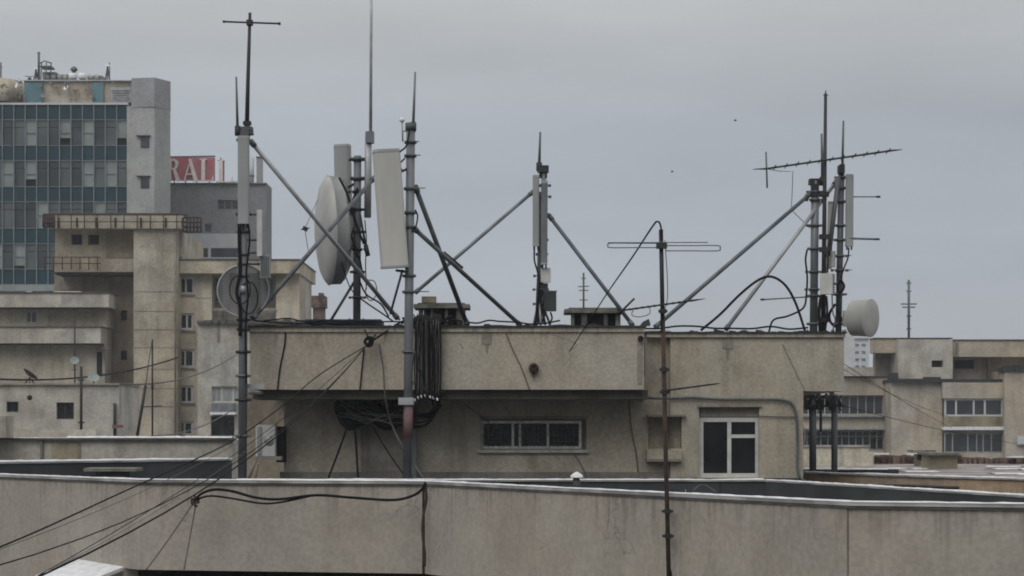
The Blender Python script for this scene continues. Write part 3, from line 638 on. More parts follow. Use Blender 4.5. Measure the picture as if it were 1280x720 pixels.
for i, (pts, r, lb) in enumerate([
    ([(424, 222), (433, 240), (440, 262), (447, 285), (455, 305)], .03, 'black feeder curving from the top of the drum dish down to its mast'),
    ([(447, 235), (440, 255), (436, 280), (441, 300), (447, 322)], .03, 'black feeder looping left of the drum dish mast'),
    ([(449, 320), (455, 345), (470, 368), (488, 390), (500, 400)], .022, 'slack black cable falling right from the drum dish mast, upper one'),
    ([(449, 350), (458, 368), (476, 380), (486, 396)], .022, 'slack black cable falling right from the drum dish mast, middle one'),
    ([(449, 372), (463, 382), (478, 392), (492, 402)], .02, 'slack black cable falling right from the drum dish mast, lowest one'),
    ([(427, 328), (432, 345), (437, 358), (442, 366)], .014, 'thin wire hanging below the drum dish'),
    ([(456, 275), (458, 300), (457, 330), (458, 362)], .014, 'thin wire right of the drum dish mast'),
    ([(459, 350), (468, 352), (471, 366), (464, 376), (457, 368), (459, 352)], .012, 'small open loop of wire right of the drum dish mast')]):
    cable([A(x, y, D2-.3+.03*i) for x, y in pts], r, lb)
t = thing('dipole', A(381, 292, 47), 'tiny dark two-armed fitting on a wire left of the drum dish', 'antenna')
part('body', 'dark', t, lambda m: (m.cbox(A(381.5, 286, 47), .06, .05, .05, 0, .4), m.tube([A(376, 287, 47), A(387, 285, 47)], .014, 5)))
part('stay_wire', 'wire', t, lambda m: (m.tube([A(397, 250, 48), A(381, 286, 47), A(386, 318, 47.5)], .008, 4)))

# ================================================================ MAST 4 (centre)
D4 = 49.5
m4 = mast('central steel mast carrying a stack of slim antennas above the roof', 674.5, 405, 680, 212, D4, 6, 'galv')
part('second_pole', 'galvd', m4, lambda m: m.tube([A(671, 405, D4-.1), A(673.5, 345, D4-.1), A(676, 240, D4)], .05, 8))
part('head', 'dark', m4, lambda m: (m.pbox(672, 686, 206.5, 215, D4-.1, .22), m.pbox(674, 684, 215, 222, D4-.05, .15)))
for y in (232, 246, 268, 300, 318, 345, 362, 380): clamp(m4, 679.5-(y-212)*.025, y, D4, 8, 'galvd', R.uniform(1.4, 2.2), R.uniform(0, .1))
part('foot_frame', 'galvl', m4, lambda m: [m.tube([A(674, 372, D4), A(674+dx, 406, D4+dy)], .03, 6) for dx, dy in ((-7, 0), (8, .2), (2, -.4), (14, .2))])
brace(m4, A(667, 239, D4), A(519, 366, D4-1.2), 4.5, 49, 'galv')
brace(m4, A(686, 269, D4), A(791, 407, D4-1), 5, 49, 'galvd')
whip('slim whip antenna on the tip of the central mast', (674, 208), (675.3, 165), D4, .04, .025, 'galvd')
panel_antenna('slim pale panel antenna on the left face of the central mast', A(670, 219, D4-.2), A(670, 308, D4-.2), .17, .12, 'antg', (1, 0, 0), 2)
panel_antenna('slim grey panel antenna on the right face of the central mast', A(680.5, 226, D4-.25), A(680, 331, D4-.25), .17, .14, 'galv', (1, 0, 0), 2)
rr = thing('radio_box', A(681, 353, D4), 'small pale equipment box low on the central mast', 'equipment box', 'radio boxes on the masts')
part('casing', 'boxw', rr, lambda m: m.profile(rrect(.26, .18, .02), A(681.5, 353, D4-.1), A(681.5, 335, D4-.1), (1, .2, 0)))
part('bracket', 'boxd', rr, lambda m: m.pbox(675, 685, 354, 363, D4-.1, .18))
rr = thing('radio_box', A(687, 390, D4), 'dark equipment box hanging near the foot of the central mast', 'equipment box', 'radio boxes on the masts')
part('casing', 'boxd', rr, lambda m: m.profile(rrect(.32, .24, .02), A(687, 389, D4-.15), A(687, 365, D4-.15), (1, .15, 0)))
part('lid', 'galvd', rr, lambda m: m.profile(rrect(.35, .27, .02), A(687, 365, D4-.15), A(687, 363.6, D4-.15), (1, .15, 0)))
part('bracket', 'galvd', rr, lambda m: m.tube([A(674, 376, D4), A(683, 376, D4-.1)], .035, 6))
for i, (pts, lb) in enumerate([([(668, 309), (668, 325), (672, 340), (674, 352), (672, 380), (669, 405)], 'black feeder down the left side of the central mast'),
    ([(683, 390), (679, 397), (681, 406)], 'short black cable from the dark box to the roof, left one'), ([(688, 390), (690, 398), (686, 406)], 'short black cable from the dark box to the roof, right one'),
    ([(678, 363), (676, 380), (681, 392), (676, 405)], 'black cable curling at the foot of the central mast')]):
    cable([A(x, y, D4-.25-.04*i) for x, y in pts], .022, lb)

# ================================================================ MASTS 5 and 6 (right)
D5 = 50.0
m5 = mast('left steel mast of the right-hand pair with two long braces', 1017, 417, 1019, 226, D5, 10, 'galv')
part('head', 'dark', m5, lambda m: (m.pbox(1012.5, 1028, 223, 230, D5-.1, .3), m.pbox(1015, 1023, 230, 245, D5-.13, .25)))
for y in (240, 250, 282, 311, 340, 362, 370, 405): clamp(m5, 1018.6-(y-226)*.01, y, D5, 10.5, 'galvd', R.uniform(1.3, 2), R.uniform(0, .1))
brace(m5, A(1013, 242, D5), A(819, 409, D5-2.5), 5, 50, 'galvd')
brace(m5, A(1046, 226, D5+.3), A(907, 412, D5-1.5), 5, 50, 'galvl')
m6 = mast('right steel mast of the right-hand pair, wrapped in antennas', 1048, 417, 1052, 208, D5+.2, 8, 'galvd')
part('head', 'dark', m6, lambda m: m.pbox(1049, 1056, 206, 216, D5, .3))
for y in (222, 235, 252, 282, 300, 320, 338, 368, 405): clamp(m6, 1051.8-(y-208)*.018, y, D5+.2, 9, 'galvd', R.uniform(1.4, 2.2), R.uniform(0, .12))
part('leaning_strut', 'galvd', m6, lambda m: m.tube([A(1048, 222, D5), A(1036, 320, D5-.1)], .06, 8))
whip('whip antenna on the tip of the right-hand mast', (1053, 210), (1054.3, 151), D5+.2, .035, .025, 'galvd')
whip('short whip antenna just left of the dark yagi pole', (1028, 226), (1027, 167), D5-.1, .04, .025, 'galvd')
panel_antenna('slim pale panel antenna on the right of the right-hand mast', A(1062, 218, D5), A(1061.5, 308, D5), .2, .14, 'antg', (1, 0, 0), 2)
panel_antenna('narrow cream panel antenna between the two right-hand masts', A(1038.5, 252, D5+.1), A(1036, 336, D5+.1), .14, .1, 'antw', (1, 0, 0), 1)
yp = thing('yagi_pole', A(1029, 417, D5-.3), 'thin black pole rising highest between the right-hand masts', 'mast')
part('pole', 'dark', yp, lambda m: m.tube([A(1029, 417, D5-.3), A(1030.5, 270, D5-.3), A(1032, 117, D5-.3)], [.065, .055, .04], 8))
for y in (296, 312, 243, 400): part('clamp', 'dark', yp, lambda m: m.cbox(A(1030, y, D5-.3), .12, .08, .06))
part('tip', 'dark', yp, lambda m: (m.tube([A(1032, 121, D5-.3), A(1032.2, 113, D5-.3)], .015, 5), m.tube([A(1029, 119, D5-.3), A(1036, 119, D5-.3)], .01, 4)))
yg = thing('yagi_antenna', A(1031, 200, D5-.4), 'long tilted yagi antenna with an upright reflector, highest on the right', 'antenna', 'yagi antennas')
y0, y1 = A(957, 211, D5-.4), A(1116, 188, D5-.4)
part('boom', 'dark', yg, lambda m: m.tube([A(941, 211.5, D5-.4), y0, y1, A(1128, 187, D5-.4)], [.008, .026, .026, .008], 6))
for i in range(11):
    p = y0.lerp(y1, (i+.8)/11.2); part('element', 'dark', yg, lambda m: (m.tube([p+Vector((-.03, -.45, 0)), p+Vector((.03, .45, 0))], .014, 5), m.cbox(p, .045, .03, .022)))
part('reflector', 'galvd', yg, lambda m: (m.tube([A(957.5, 190, D5-.4), A(959, 235, D5-.4)], .022, 6)))
part('feeder', 'wire', yg, lambda m: (m.tube([y0, A(975, 214, D5-.4), A(991, 214.5, D5-.4), A(990, 245, D5-.4), A(989, 262, D5-.3), A(1012, 285, D5-.2)], .01, 5)))
for k, (a, b, lb) in enumerate([((1062, 246), (1098, 246), 'upper thin rod pointing right from the right-hand mast'), ((1062, 298), (1097, 299), 'thicker rod pointing right below the upper thin rod'), ((953, 374.5), (1012, 371), 'thin rod pointing left from the left steel mast of the right-hand pair')]):
    t = thing('rod_antenna', A(*a, D5), lb, 'antenna', 'level rod antennas'); L_ = A(*a, D5)
    part('rod', 'galvd', t, lambda m: m.tube([A(*a, D5-.05), A(*b, D5-.05)], (.016, .028, .018)[k], 6))
    part('tip', 'dark', t, lambda m: m.cbox(A(*(a if k == 2 else b), D5-.05), .05, .03, .025))
rr = thing('radio_box', A(1034, 370, D5-.4), 'pale equipment box between the two right-hand masts', 'equipment box', 'radio boxes on the masts')
part('casing', 'boxw', rr, lambda m: m.profile(rrect(.32, .22, .02), A(1033.5, 368, D5-.45), A(1033.5, 342, D5-.45), (1, -.3, 0)))
part('side_fins', 'galvd', rr, lambda m: [m.pbox(1040.5, 1044, 343+i*3, 344.5+i*3, D5-.5, .2) for i in range(8)])
part('bracket', 'galvd', rr, lambda m: m.tube([A(1033, 355, D5-.4), A(1048, 355, D5+.1)], .035, 6))
rr = thing('radio_box', A(1040, 335, D5), 'tiny round-topped fitting above the pale box on the right', 'equipment box', 'radio boxes on the masts')
part('casing', 'galvl', rr, lambda m: m.profile(rrect(.13, .13, .04), A(1041, 334, D5-.2), A(1041, 314, D5-.2), (1, 0, 0)))
dr = thing('drum_dish', A(1078, 424, D5), 'small pinkish-grey drum dish at the right-hand end of the roof', 'dish')
axd = Vector((.80, -.60, -.05)).normalized(); c2 = A(1076, 397.5, D5-.2); r2 = .48
part('radome', 'dishg', dr, lambda m: m.lathe(c2, axd, [(.28, r2), (.31, r2*.9), (.34, r2*.5), (.35, 0)], 36))
part('shroud', 'dishg', dr, lambda m: m.lathe(c2, axd, [(-.2, r2*.98), (.26, r2), (.27, r2*1.03), (.285, r2*1.03), (.285, r2)], 36))
part('back_shell', 'dishg', dr, lambda m: m.lathe(c2, axd, [(-.2, r2*.98), (-.28, r2*.6), (-.33, .13), (-.45, .12), (-.46, 0)], 36))
part('mount', 'boxw', dr, lambda m: (m.tube([c2-axd*.4, A(1052, 398, D5+.1)], .09, 8), m.pbox(1055, 1061, 388, 408, D5-.2, .2)))
for i, (pts, r, lb) in enumerate([
    ([(1051, 350), (1055, 358), (1050, 366), (1047, 358), (1051, 350)], .035, 'small black coil beside the pale box on the right'),
    ([(1044, 380), (1037, 392), (1038, 402), (1045, 408), (1051, 400), (1047, 386)], .035, 'black coil behind the small drum dish'),
    ([(1009, 312), (1007, 325), (1009, 345), (1008, 368), (1004, 385), (985, 395), (967, 400), (961, 415)], .025, 'black cable bulging left from the right-hand masts down to the roof'),
    ([(1061, 309), (1060, 322), (1055, 335), (1051, 348)], .02, 'black jumper below the right-hand panel antenna'),
    ([(1026, 370), (1024, 390), (1025, 416)], .04, 'thick black cable down between the right-hand masts, left one'),
    ([(1033, 370), (1034, 390), (1031, 416)], .03, 'thick black cable down between the right-hand masts, right one'),
    ([(1040, 368), (1041, 390), (1044, 400), (1040, 416)], .018, 'pale thin cable under the pale box on the right'),
    ([(1032, 315), (1035, 325), (1034, 341)], .03, 'rust-brown cable into the top of the pale box')]):
    cable([A(x, y, D5-.35-.03*i) for x, y in pts], r, lb, ('wire' if 'pale thin' in lb else 'rust' if 'rust' in lb else 'cable'))
cable([A(x, y, 48.5) for x, y in ((876, 413), (900, 393), (925, 368), (948, 350), (965, 346), (982, 357), (995, 380), (1007, 416))], .032, 'thick black cable arching over the roof left of the right-hand masts')

# ================================================================ folded dipole pole in front (clamped to the near parapet)
DA = 25.45
pm = thing('antenna_pole', A(835, 735, DA), 'rusty thin pole clamped to the near parapet with a folded dipole on top', 'mast')
part('pole', 'rust', pm, lambda m: m.tube([A(836.5, 740, DA), A(832, 560, DA), A(828.5, 400, DA)], .030, 10))
part('upper_pole', 'dark', pm, lambda m: m.tube([A(828.6, 415, DA), A(826.2, 287, DA)], .029, 10))
for y, wd in ((462, 6), (490, 6), (389, 5.5), (307, 5), (639, 7), (670, 7)):
    part('clamp', 'dark', pm, lambda m: (m.cbox(A(826.3+(y-287)*.0225, y, DA), wd*DA/F, .03, .016), m.cbox(A(826.3+(y-287)*.0225, y, DA), .04, .05, .03)))
part('wall_bracket', 'rust', pm, lambda m: [m.tube([A(826.3+(y-287)*.0225, y, DA), A(829+(y-287)*.0225, y, DA)+Vector((.0, .33, 0))], .018, 6) for y in (639, 670)])
dp = thing('folded_dipole', A(826, 306, DA), 'long flat folded dipole loop near the top of the rusty pole', 'antenna')
def lp(x0, x1, ya, yb, side):
    e = x0 if side < 0 else x1; yc = (ya+yb)/2
    return curve([A(x1 if side < 0 else x0, ya, DA-.04), A((x0+x1)/2, ya+.0, DA-.04), A(e-side*3, ya, DA-.04), A(e, yc, DA-.04), A(e-side*3, yb, DA-.04), A((x0+x1)/2, yb, DA-.04), A(x1 if side < 0 else x0, yb, DA-.04)], 5)
part('left_loop', 'galvd', dp, lambda m: m.tube(lp(760, 823, 304, 309.5, -1), .007, 6))
part('right_loop', 'galvd', dp, lambda m: m.tube(lp(832, 900, 307, 313.5, 1), .007, 6))
part('upper_rod', 'galvd', dp, lambda m: m.tube([A(760, 303.5, DA-.06), A(885, 303, DA-.06)], .007, 5))
part('terminal_box', 'dark', dp, lambda m: m.cbox(A(827, 307, DA-.05), .07, .04, .04))
cable([A(827, 300, DA-.05), A(826, 283, DA-.05), A(822, 277, DA-.02), A(815, 284, DA+.4), A(790, 322, DA+4), A(762, 362, DA+10), A(745, 388, DA+15), A(712, 439, 45.12)], .012, 'black feeder curving over the rusty pole tip and down to the fascia')
cable([A(831, 300, DA-.04), A(834, 345, DA-.06), A(834, 375, DA-.06), A(829, 390, DA-.04)], .006, 'thin feeder bowing beside the upper rusty pole', 'wire')
def yagi(label, a, b, D, n, el, mast_pt, fr=.018):
    t = thing('yagi_antenna', A(*a, D), label, 'antenna', 'yagi antennas'); p, q = A(*a, D), A(*b, D-.6)
    part('boom', 'dark', t, lambda m: m.tube([p, q, q+(q-p)*.12], [fr, fr, fr*.3], 6))
    for i in range(n):
        c = p.lerp(q, (i+.3)/n); part('element', 'dark', t, lambda m: (m.tube([c+Vector((-.02, -el, 0)), c+Vector((.02, el, 0))], .006, 5), m.cbox(c, .015, .015, .012)))
    return t
ya = yagi('long tilted yagi with a looped wire crossing the middle of the rusty pole', (778, 388), (870, 375), DA, 12, .22, None, .012)
part('loop_wire', 'wire', ya, lambda m: m.tube(curve([A(792, 386, DA-.04), A(790, 394, DA-.04), A(800, 396, DA-.06), A(812, 392, DA-.06), A(812, 383, DA-.04)], 5), .006, 5))
part('reflector', 'dark', ya, lambda m: (m.tube([A(775, 391, DA), A(793, 373, DA)], .014, 6)))
yb = yagi('short yagi boom pointing right at fascia height on the rusty pole', (833, 488), (893, 480), DA, 5, .12, None, .012)

# ================================================================ hanging cables and coils on the front
cb = thing('cable_bundle', A(534, 500, DF-.3), 'thick curtain of black cables with pale ends hanging over the fascia', 'cable bundle')
def bun(m):
    for i in range(30):
        x = 519+i*1.1+R.uniform(-.6, .6); yb = 497+R.uniform(-6, 4)+3*math.sin(i*.5); D = DF-.1-R.uniform(0, .22)
        m.tube(curve([A(x+R.uniform(-4, 4), 396+R.uniform(-4, 3), DF+.5), A(x+R.uniform(-1.5, 1.5), 403+R.uniform(-3, 2), D), A(x+R.uniform(-1, 1), 430, D), A(x+R.uniform(-1.3, 1.3), 465, D), A(x+R.uniform(-1, 1), yb, D)], 5), R.uniform(.010, .028), 6)
    for i in range(7):
        x = R.uniform(520, 548); D = DF-.42; yb = R.uniform(470, 512)
        m.tube(curve([A(x+R.uniform(-5, 5), 398, DF+.3), A(x, 404, D), A(x+R.uniform(-4, 4), 430, D), A(x+R.uniform(-5, 5), 460, D), A(x+R.uniform(-5, 5), yb, D), A(x+R.uniform(-9, 9), yb-R.uniform(2, 12), D)], 5), R.uniform(.008, .016), 5)
part('strands', 'cable', cb, bun)
def bun2(m):
    for i in range(9):
        x = 522+i*3.3+R.uniform(-.6, .6); D = DF-.34
        m.tube(curve([A(x+2, 398, DF+.3), A(x, 404, D), A(x+R.uniform(-1, 1), 430, D), A(x+R.uniform(-1.5, 1.5), 465, D), A(x, 494, D)], 5), .011, 5)
part('grey_strands', 'wire', cb, bun2)
for i, (x, y) in enumerate([(518, 500), (522, 497), (526, 495.5), (531, 494.5), (537, 496), (541, 497), (546, 499)]):
    part('plug', 'snow', cb, lambda m: m.tube([A(x, y-1.5, DF-.36), A(x+1, y+2, DF-.36)], .022, 6))
cp = thing('cable_heap', A(535, 405, 46.3), 'tangled heap of dark cables lying on the roof edge above the hanging bundle', 'cable bundle')
def heap(m):
    for i in range(26):
        x = R.uniform(500, 565); D = R.uniform(45.6, 47.2)
        m.tube(curve([A(x+R.uniform(-14, 14), 406, D), A(x, 399+R.uniform(-4, 4), D), A(x+R.uniform(4, 16), 403+R.uniform(-3, 4), D+R.uniform(-.3, .3)), A(x+R.uniform(8, 25), 407, D)], 5), R.uniform(.015, .03), 5)
part('strands', 'cable', cp, heap)
co = thing('cable_coil', A(455, 540, 46.6), 'big dark tangle of coiled cables under the overhang left of the front mast', 'cable coil')
def coil(m, cx, cy, rx, ry, n, D):
    for i in range(n):
        a0 = R.uniform(0, 6.28); ex, ey = R.uniform(.75, 1.1), R.uniform(.7, 1.12); dx, dy = R.uniform(-4, 4), R.uniform(-3, 3); Dq = D-R.uniform(0, .5)
        m.tube([A(cx+dx+rx*ex*math.cos(a0+6.28*k/20), cy+dy+ry*ey*math.sin(a0+6.28*k/20), Dq+.05*math.sin(k)) for k in range(21)], R.uniform(.014, .034), 6, False)
part('left_loops', 'cable', co, lambda m: coil(m, 443, 512, 20, 21, 26, 46.7))
part('right_loops', 'cable', co, lambda m: coil(m, 486, 511, 24, 22, 28, 46.7))
part('middle_loops', 'cable', co, lambda m: coil(m, 462, 505, 30, 17, 12, 46.5))
part('tail_loops', 'cable', co, lambda m: coil(m, 525, 508, 22, 17, 7, 46.4))
part('cross_loops', 'cable', co, lambda m: [m.tube(curve([A(428+R.uniform(-4, 4), 490+R.uniform(0, 25), 46.3), A(455, 512+R.uniform(-18, 18), 46.2), A(480, 520+R.uniform(-14, 10), 46.2), A(505, 505+R.uniform(-14, 14), 46.3)], 6), R.uniform(.012, .024), 6) for _ in range(22)])
part('grey_strands', 'wire', co, lambda m: [m.tube(curve([A(424+R.uniform(-4, 8), 500+R.uniform(0, 25), 46.0), A(455, 518+R.uniform(-12, 12), 45.95), A(480, 522+R.uniform(-10, 10), 45.9), A(508, 520+R.uniform(-14, 10), 46.0)], 6), .009, 5) for _ in range(6)])
part('tail', 'cable', co, lambda m: (m.tube(curve([A(505, 535, 46.4), A(530, 532, 46.4), A(545, 515, 46.2), A(551, 490, 46)], 6), .03, 6)))
t = thing('cable_knot', A(461, 436, DF-.4), 'dark knot where the slanting cables are tied on the fascia', 'cable bundle')
def knot(m):
    for i in range(8):
        m.tube([A(461+5*math.cos(a+i)+R.uniform(-1, 1), 427+5*math.sin(a+i)*(.6+.1*i), DF-.3+.05*math.sin(3*a)) for a in [6.28*k/10 for k in range(11)]], .022, 5, False)
    m.tube([A(456, 412, DF-.2), A(462, 426, DF-.3)], .02, 5); m.tube([A(470, 418, DF-.2), A(461, 428, DF-.3)], .02, 5)
part('loops', 'cable', t, knot)
for i, (a, b, sag, r, lb) in enumerate([
    ((496, 405, 45.3), (461, 428, 44.9), .02, .025, 'short thick black cable from the mast foot to the dark knot'),
    ((461, 428, 44.9), (46, 722, 20), .5, .013, 'heaviest black cable slanting from the knot to the bottom left corner'),
    ((460, 430, 44.9), (-20, 712, 22), .7, .009, 'thin black cable just above the heaviest slanting cable'),
    ((461, 429, 44.9), (20, 735, 21), .3, .006, 'thinnest wire running alongside the heaviest slanting cable')]):
    cable([A(*a), A(*b)], r, lb, 'cable', sag)
cable([A(455, 434, 44.9), A(400, 468, 43), A(352, 508, 40), A(308, 540, 36.5), A(270, 562, 34), A(160, 612, 28.5), A(60, 658, 25), A(-10, 688, 23)], .012, 'thin wire swinging left from the knot across the left parapet')
wallwire([(455, 434), (453, 455), (450, 487)], DF-.05, .018, 'short black cable hanging from the knot to the fascia bottom')
cable([A(x, y, D) for x, y, D in ((474, 430, DF-.1), (479, 462, DF-.1), (482, 500, DF-.1), (492, 537, 45.3), (508, 566, 44.9), (531, 600, 44))], .016, 'pale wire dropping from the fascia and slanting to the parapet joint', 'wire')
cable([A(433, 537, 46.3), A(421, 570, 45.8), A(408, 604, 45)], .025, 'black cable slanting down left from the coiled tangle', 'cable')
cable([A(444, 537, 46.3), A(446, 570, 46.0), A(448, 606, 45.6)], .028, 'black cable dropping straight down from the coiled tangle', 'cable')
cable([A(467, 535, 46.3), A(485, 565, 46.0), A(508, 598, 45.6)], .016, 'thin black cable slanting right from the coiled tangle', 'cable')
cable([A(423, 516, 46.0), A(455, 522, 45.9), A(488, 530, 45.7), A(497, 545, 45.5), A(532, 602, 44)], .012, 'grey wire crossing the coiled tangle', 'wire')
cable([A(553, 488, 45.3), A(585, 508, 46.6), A(612, 528, 46.9)], .010, 'thin wire slanting from the hanging bundle toward the strip window', 'wire')
tag(MB().lathe(A(425-14, 607, 44.5), (0, 0, 1), [(0, 0), (0, .14), (.1, .14), (.13, .1), (.13, 0)], 12).build('bucket_lid', 'boxd'), 'small dark round lump on the terrace below the coiled tangle', 'bucket')
# cable swag on the near parapet
DQ = 30.9
cable([A(x, y, DQ-.15) for x, y in ((243, 626), (252, 617), (268, 612), (290, 614), (320, 622), (350, 624), (395, 619), (440, 622), (490, 625), (515, 620), (527, 612), (532, 603))], .022, 'heavy black cable swagged along the near parapet to the rusty joint')
cable([A(x, y, DQ-.12) for x, y in ((244, 625), (262, 620), (290, 623), (325, 629), (350, 628), (388, 620))], .016, 'second black cable under the swagged one on the near parapet')
cable([A(242, 628, DQ+.3), A(183, 712, DQ-.6)], .012, 'thin cable slanting down left from the parapet hook', 'wire', .02)
cable([A(245, 629, DQ+.3), A(230, 712, DQ-.3)], .012, 'thin cable dropping from the parapet hook', 'wire', .01)
hk = thing('cable_hook', A(244, 632, DQ+.2), 'small dark hook where cables meet on the near parapet', 'hook')
part('hook', 'rust', hk, lambda m: (m.cbox(A(244, 626, DQ+.25), .055, .12, .045), m.tube([A(244, 620, DQ+.2), A(240, 630, DQ+.1), A(247, 633, DQ+.1)], .02, 5)))
cable([A(x, y, 30.8) for x, y in ((532, 605), (533, 625), (529, 645), (528, 665), (531, 690), (531, 708))], .02, 'rust-stained cable running down the parapet joint', 'rust')
cable([A(857, 612, 26.2), A(856, 632, 25.75), A(850, 660, 25.5), A(848, 700, 25.4), A(846, 730, 25.3)], .004, 'pale thin wire hanging down the near parapet right of the rusty pole', 'galvl')
cable([A(842, 612, 25.9), A(838, 650, 25.75), A(840, 690, 25.7), A(839, 730, 25.6)], .012, 'black cable following the rusty pole down the parapet', 'cable')
cable([A(x, y, D) for x, y, D in ((862, 625, 26.1), (868, 612, 26.1), (880, 606, 26.3), (895, 615, 26))], .008, 'curl of thin wire on the coping beside the rusty pole', 'wire')
# wires over the left buildings
cable([A(-20, 473, 100), A(222, 447, 139)], .05, 'upper long wire sagging across the left low building', 'cable', .6)
cable([A(150, 480, 70), A(300, 440, 100)], .03, 'faint wire rising right in front of the left apartment building', 'wire', .5)
cable([A(190, 545, 62), A(300, 505, 75)], .022, 'short wire rising from the left terrace toward the balcony', 'wire', .3)
cable([A(1055, 455, 52), A(1190, 535, 90)], .010, 'upper wire slanting down across the right apartment building', 'cable', .08)
cable([A(1055, 462, 52), A(1185, 520, 90)], .008, 'middle wire slanting down across the right apartment building', 'cable', .12)
cable([A(1045, 505, 52), A(1300, 558, 100)], .009, 'lowest wire crossing the right apartment building', 'cable', .15)

cable([A(-10, 690, 24), A(300, 552, 36)], .006, 'very fine pale wire over the left parapet below the thin swinging one', 'wire', .1)
cable([A(30, 730, 24), A(345, 535, 40)], .005, 'faintest wire slanting across the left parapet under the black cables', 'wire', .15)
cable([A(575, 430, 45.1), A(640, 520, 46.7), A(700, 575, 46.6)], .007, 'fine wire slanting across the strip window', 'wire')
cable([A(690, 418, 45.1), A(720, 430, 45.1), A(712, 439, 45.1)], .006, 'short curled wire beside the feeder end on the fascia', 'wire')
# tarp on the roof, small roof clutter
tp = tag(MB().pbox(384, 476, 399, 404.5, 47.2, 1.2).build('tarpaulin', 'tarp'), 'dark blue tarpaulin lying on the roof edge behind the knot', 'tarpaulin')
t = thing('speaker_horn', A(811, 407, 48), 'small dark wedge-shaped fitting on the roof beside the rusty pole', 'fitting')
part('wedge', 'boxd', t, lambda m: m.glyph([(800, 407), (804, 402), (811, 398.5), (813, 404), (813, 407)], 48, .3))
def debris(m):
    for i in range(70):
        x = R.choice([R.uniform(320, 500), R.uniform(590, 700), R.uniform(780, 1050)]); D = R.uniform(46.2, 47.6) if x < 800 else R.uniform(47.4, 48.4)
        zz = ROOFZ if x < 806 else ROOFR
        m.cbox(Vector((X(x, D), D, zz+.02)), R.uniform(.03, .14), R.uniform(.03, .1), R.uniform(.02, .06), R.uniform(0, 3), R.uniform(-.3, .3))
db = MB(); debris(db); db = db.build('roof_rubble', 'bitumen'); tag(db, 'scattered dark rubble along the roof edge', 'rubble', None, 'stuff')

for i, (a, b, n_) in enumerate(((318, 505, 'left one'), (330, 470, 'second one'), (585, 700, 'beside the central mast'), (800, 1010, 'toward the right-hand masts'))):
    DD = 45.45 if b < 800 else 46.95; zz = (fz1 if b < 800 else Z(416.5, DW)) + .09
    cable([Vector((X(a+(b-a)*k/9, DD), DD+R.uniform(-.05, .1), zz+R.uniform(0, .09)+(.05 if i == 1 else 0))) for k in range(10)], R.uniform(.016, .024), 'dark cable lying wavily along the penthouse roof edge, ' + n_, 'cable')
# right-hand steel frame below the cantilever
fr = thing('support_gantry', A(1030, 600, 53.5), 'dark steel frame with two posts under the right cantilever', 'frame')
for a, b, wd in ((1016, 1016, 4.5), (1043, 1043, 4)):
    part('post', 'galvd', fr, lambda m: m.tube([A(a, 597, 53.5), A(b, 492, 53.5)], wd*53.5/F, 8))
part('thin_post', 'galvd', fr, lambda m: m.tube([A(1026, 540, 53.7), A(1026, 495, 53.7)], .04, 6))
def mess(m):
    m.pbox(1006, 1052, 494, 498, 53.4, .4); m.pbox(1007, 1030, 500, 512, 53.5, .5); m.pbox(1005, 1056, 506, 509, 53.3, .1); m.pbox(1008, 1024, 490, 494, 53.5, .3)
    for i in range(14): x = R.uniform(1006, 1052); m.tube([A(x, 491+R.uniform(-2, 6), 53.3), A(x+R.uniform(-6, 6), 508+R.uniform(-3, 6), 53.3)], .03, 5)
part('top_brackets', 'dark', fr, mess)
cable([A(1004, 500, 50.5), A(1002, 520, 50.4), A(1006, 545, 50.4), A(1002, 565, 50.4), A(1004, 585, 50.4)], .02, 'thin white cable hanging beside the steel frame', 'boxw')

# ================================================================ terraces right and left (same block, further parts)
rt = thing('rear_terrace', (8, 60, 0), 'low flat roof with ochre edge wall behind the penthouse on the right', 'building')
part('edge_wall', 'peach', rt, lambda m: m.ribbon([(X(1003, 50.5), 50.5), (X(1285, 44.5), 44.5), (X(1400, 42), 42)], .2, CZ-6, CZ-1.31))
part('coping', 'edge', rt, lambda m: m.ribbon([(X(1003, 50.5), 50.42), (X(1285, 44.5), 44.42), (X(1400, 42), 41.9)], .35, CZ-1.309, CZ-1.27))
part('roof', 'roofg', rt, lambda m: m.box(X(1003, 51.5), 24, 51.5, 71, CZ-6, CZ-1.46))
part('cream_wall', 'cream', rt, lambda m: (m.pbox(1000, 1086, 559, 600, 66, .3), m.pbox(1086, 1092, 565, 600, 66, .3)))
part('cream_wall_coping', 'edge', rt, lambda m: m.pbox(999, 1088, 556.5, 558.9, 65.95, .4))
part('kerb', 'bitumen', rt, lambda m: (m.box(X(1003, 56), X(1120, 56), 55.6, 56, CZ-1.459, CZ-1.32)))
snowline((X(1003, 50.5), 50.42, CZ-1.27), (X(1285, 44.5), 44.42, CZ-1.27), .3, .035, 31, .8)
snowline((X(1003, 55.6), 55.55, CZ-1.32), (X(1110, 55.6), 55.55, CZ-1.32), .4, .06, 33, .95)
for k_ in range(9):
    xx = R.uniform(1100, 1290); DD = R.uniform(54, 66); snowline((X(xx, DD), DD, CZ-1.459), (X(xx+R.uniform(15, 50), DD), DD+R.uniform(-.5, .5), CZ-1.459), R.uniform(.5, 1.6), .03, 60+k_, .9)
bw = thing('brick_ruin', A(1180, 590, 70), 'broken red-brown brick parapet behind the low right roof', 'wall')
def brk(m):
    x = 1086
    while x < 1300:
        wd = R.uniform(2, 5); top = 570+3*noise.noise(Vector((x*.06, 1, 1)))+R.uniform(-1, 1) + (3 if x > 1200 else 0)
        m.pbox(x, x+wd, top, 592, 70+R.uniform(0, .6), 1.0); x += wd*.92
part('courses', 'brick', bw, brk)
part('top_snow', 'snow', bw, lambda m: [m.pbox(a, b, y, y+1.6, 69.8, .4) for a, b, y in ((1088, 1112, 566.5), (1135, 1150, 567), (1262, 1280, 570.5))])
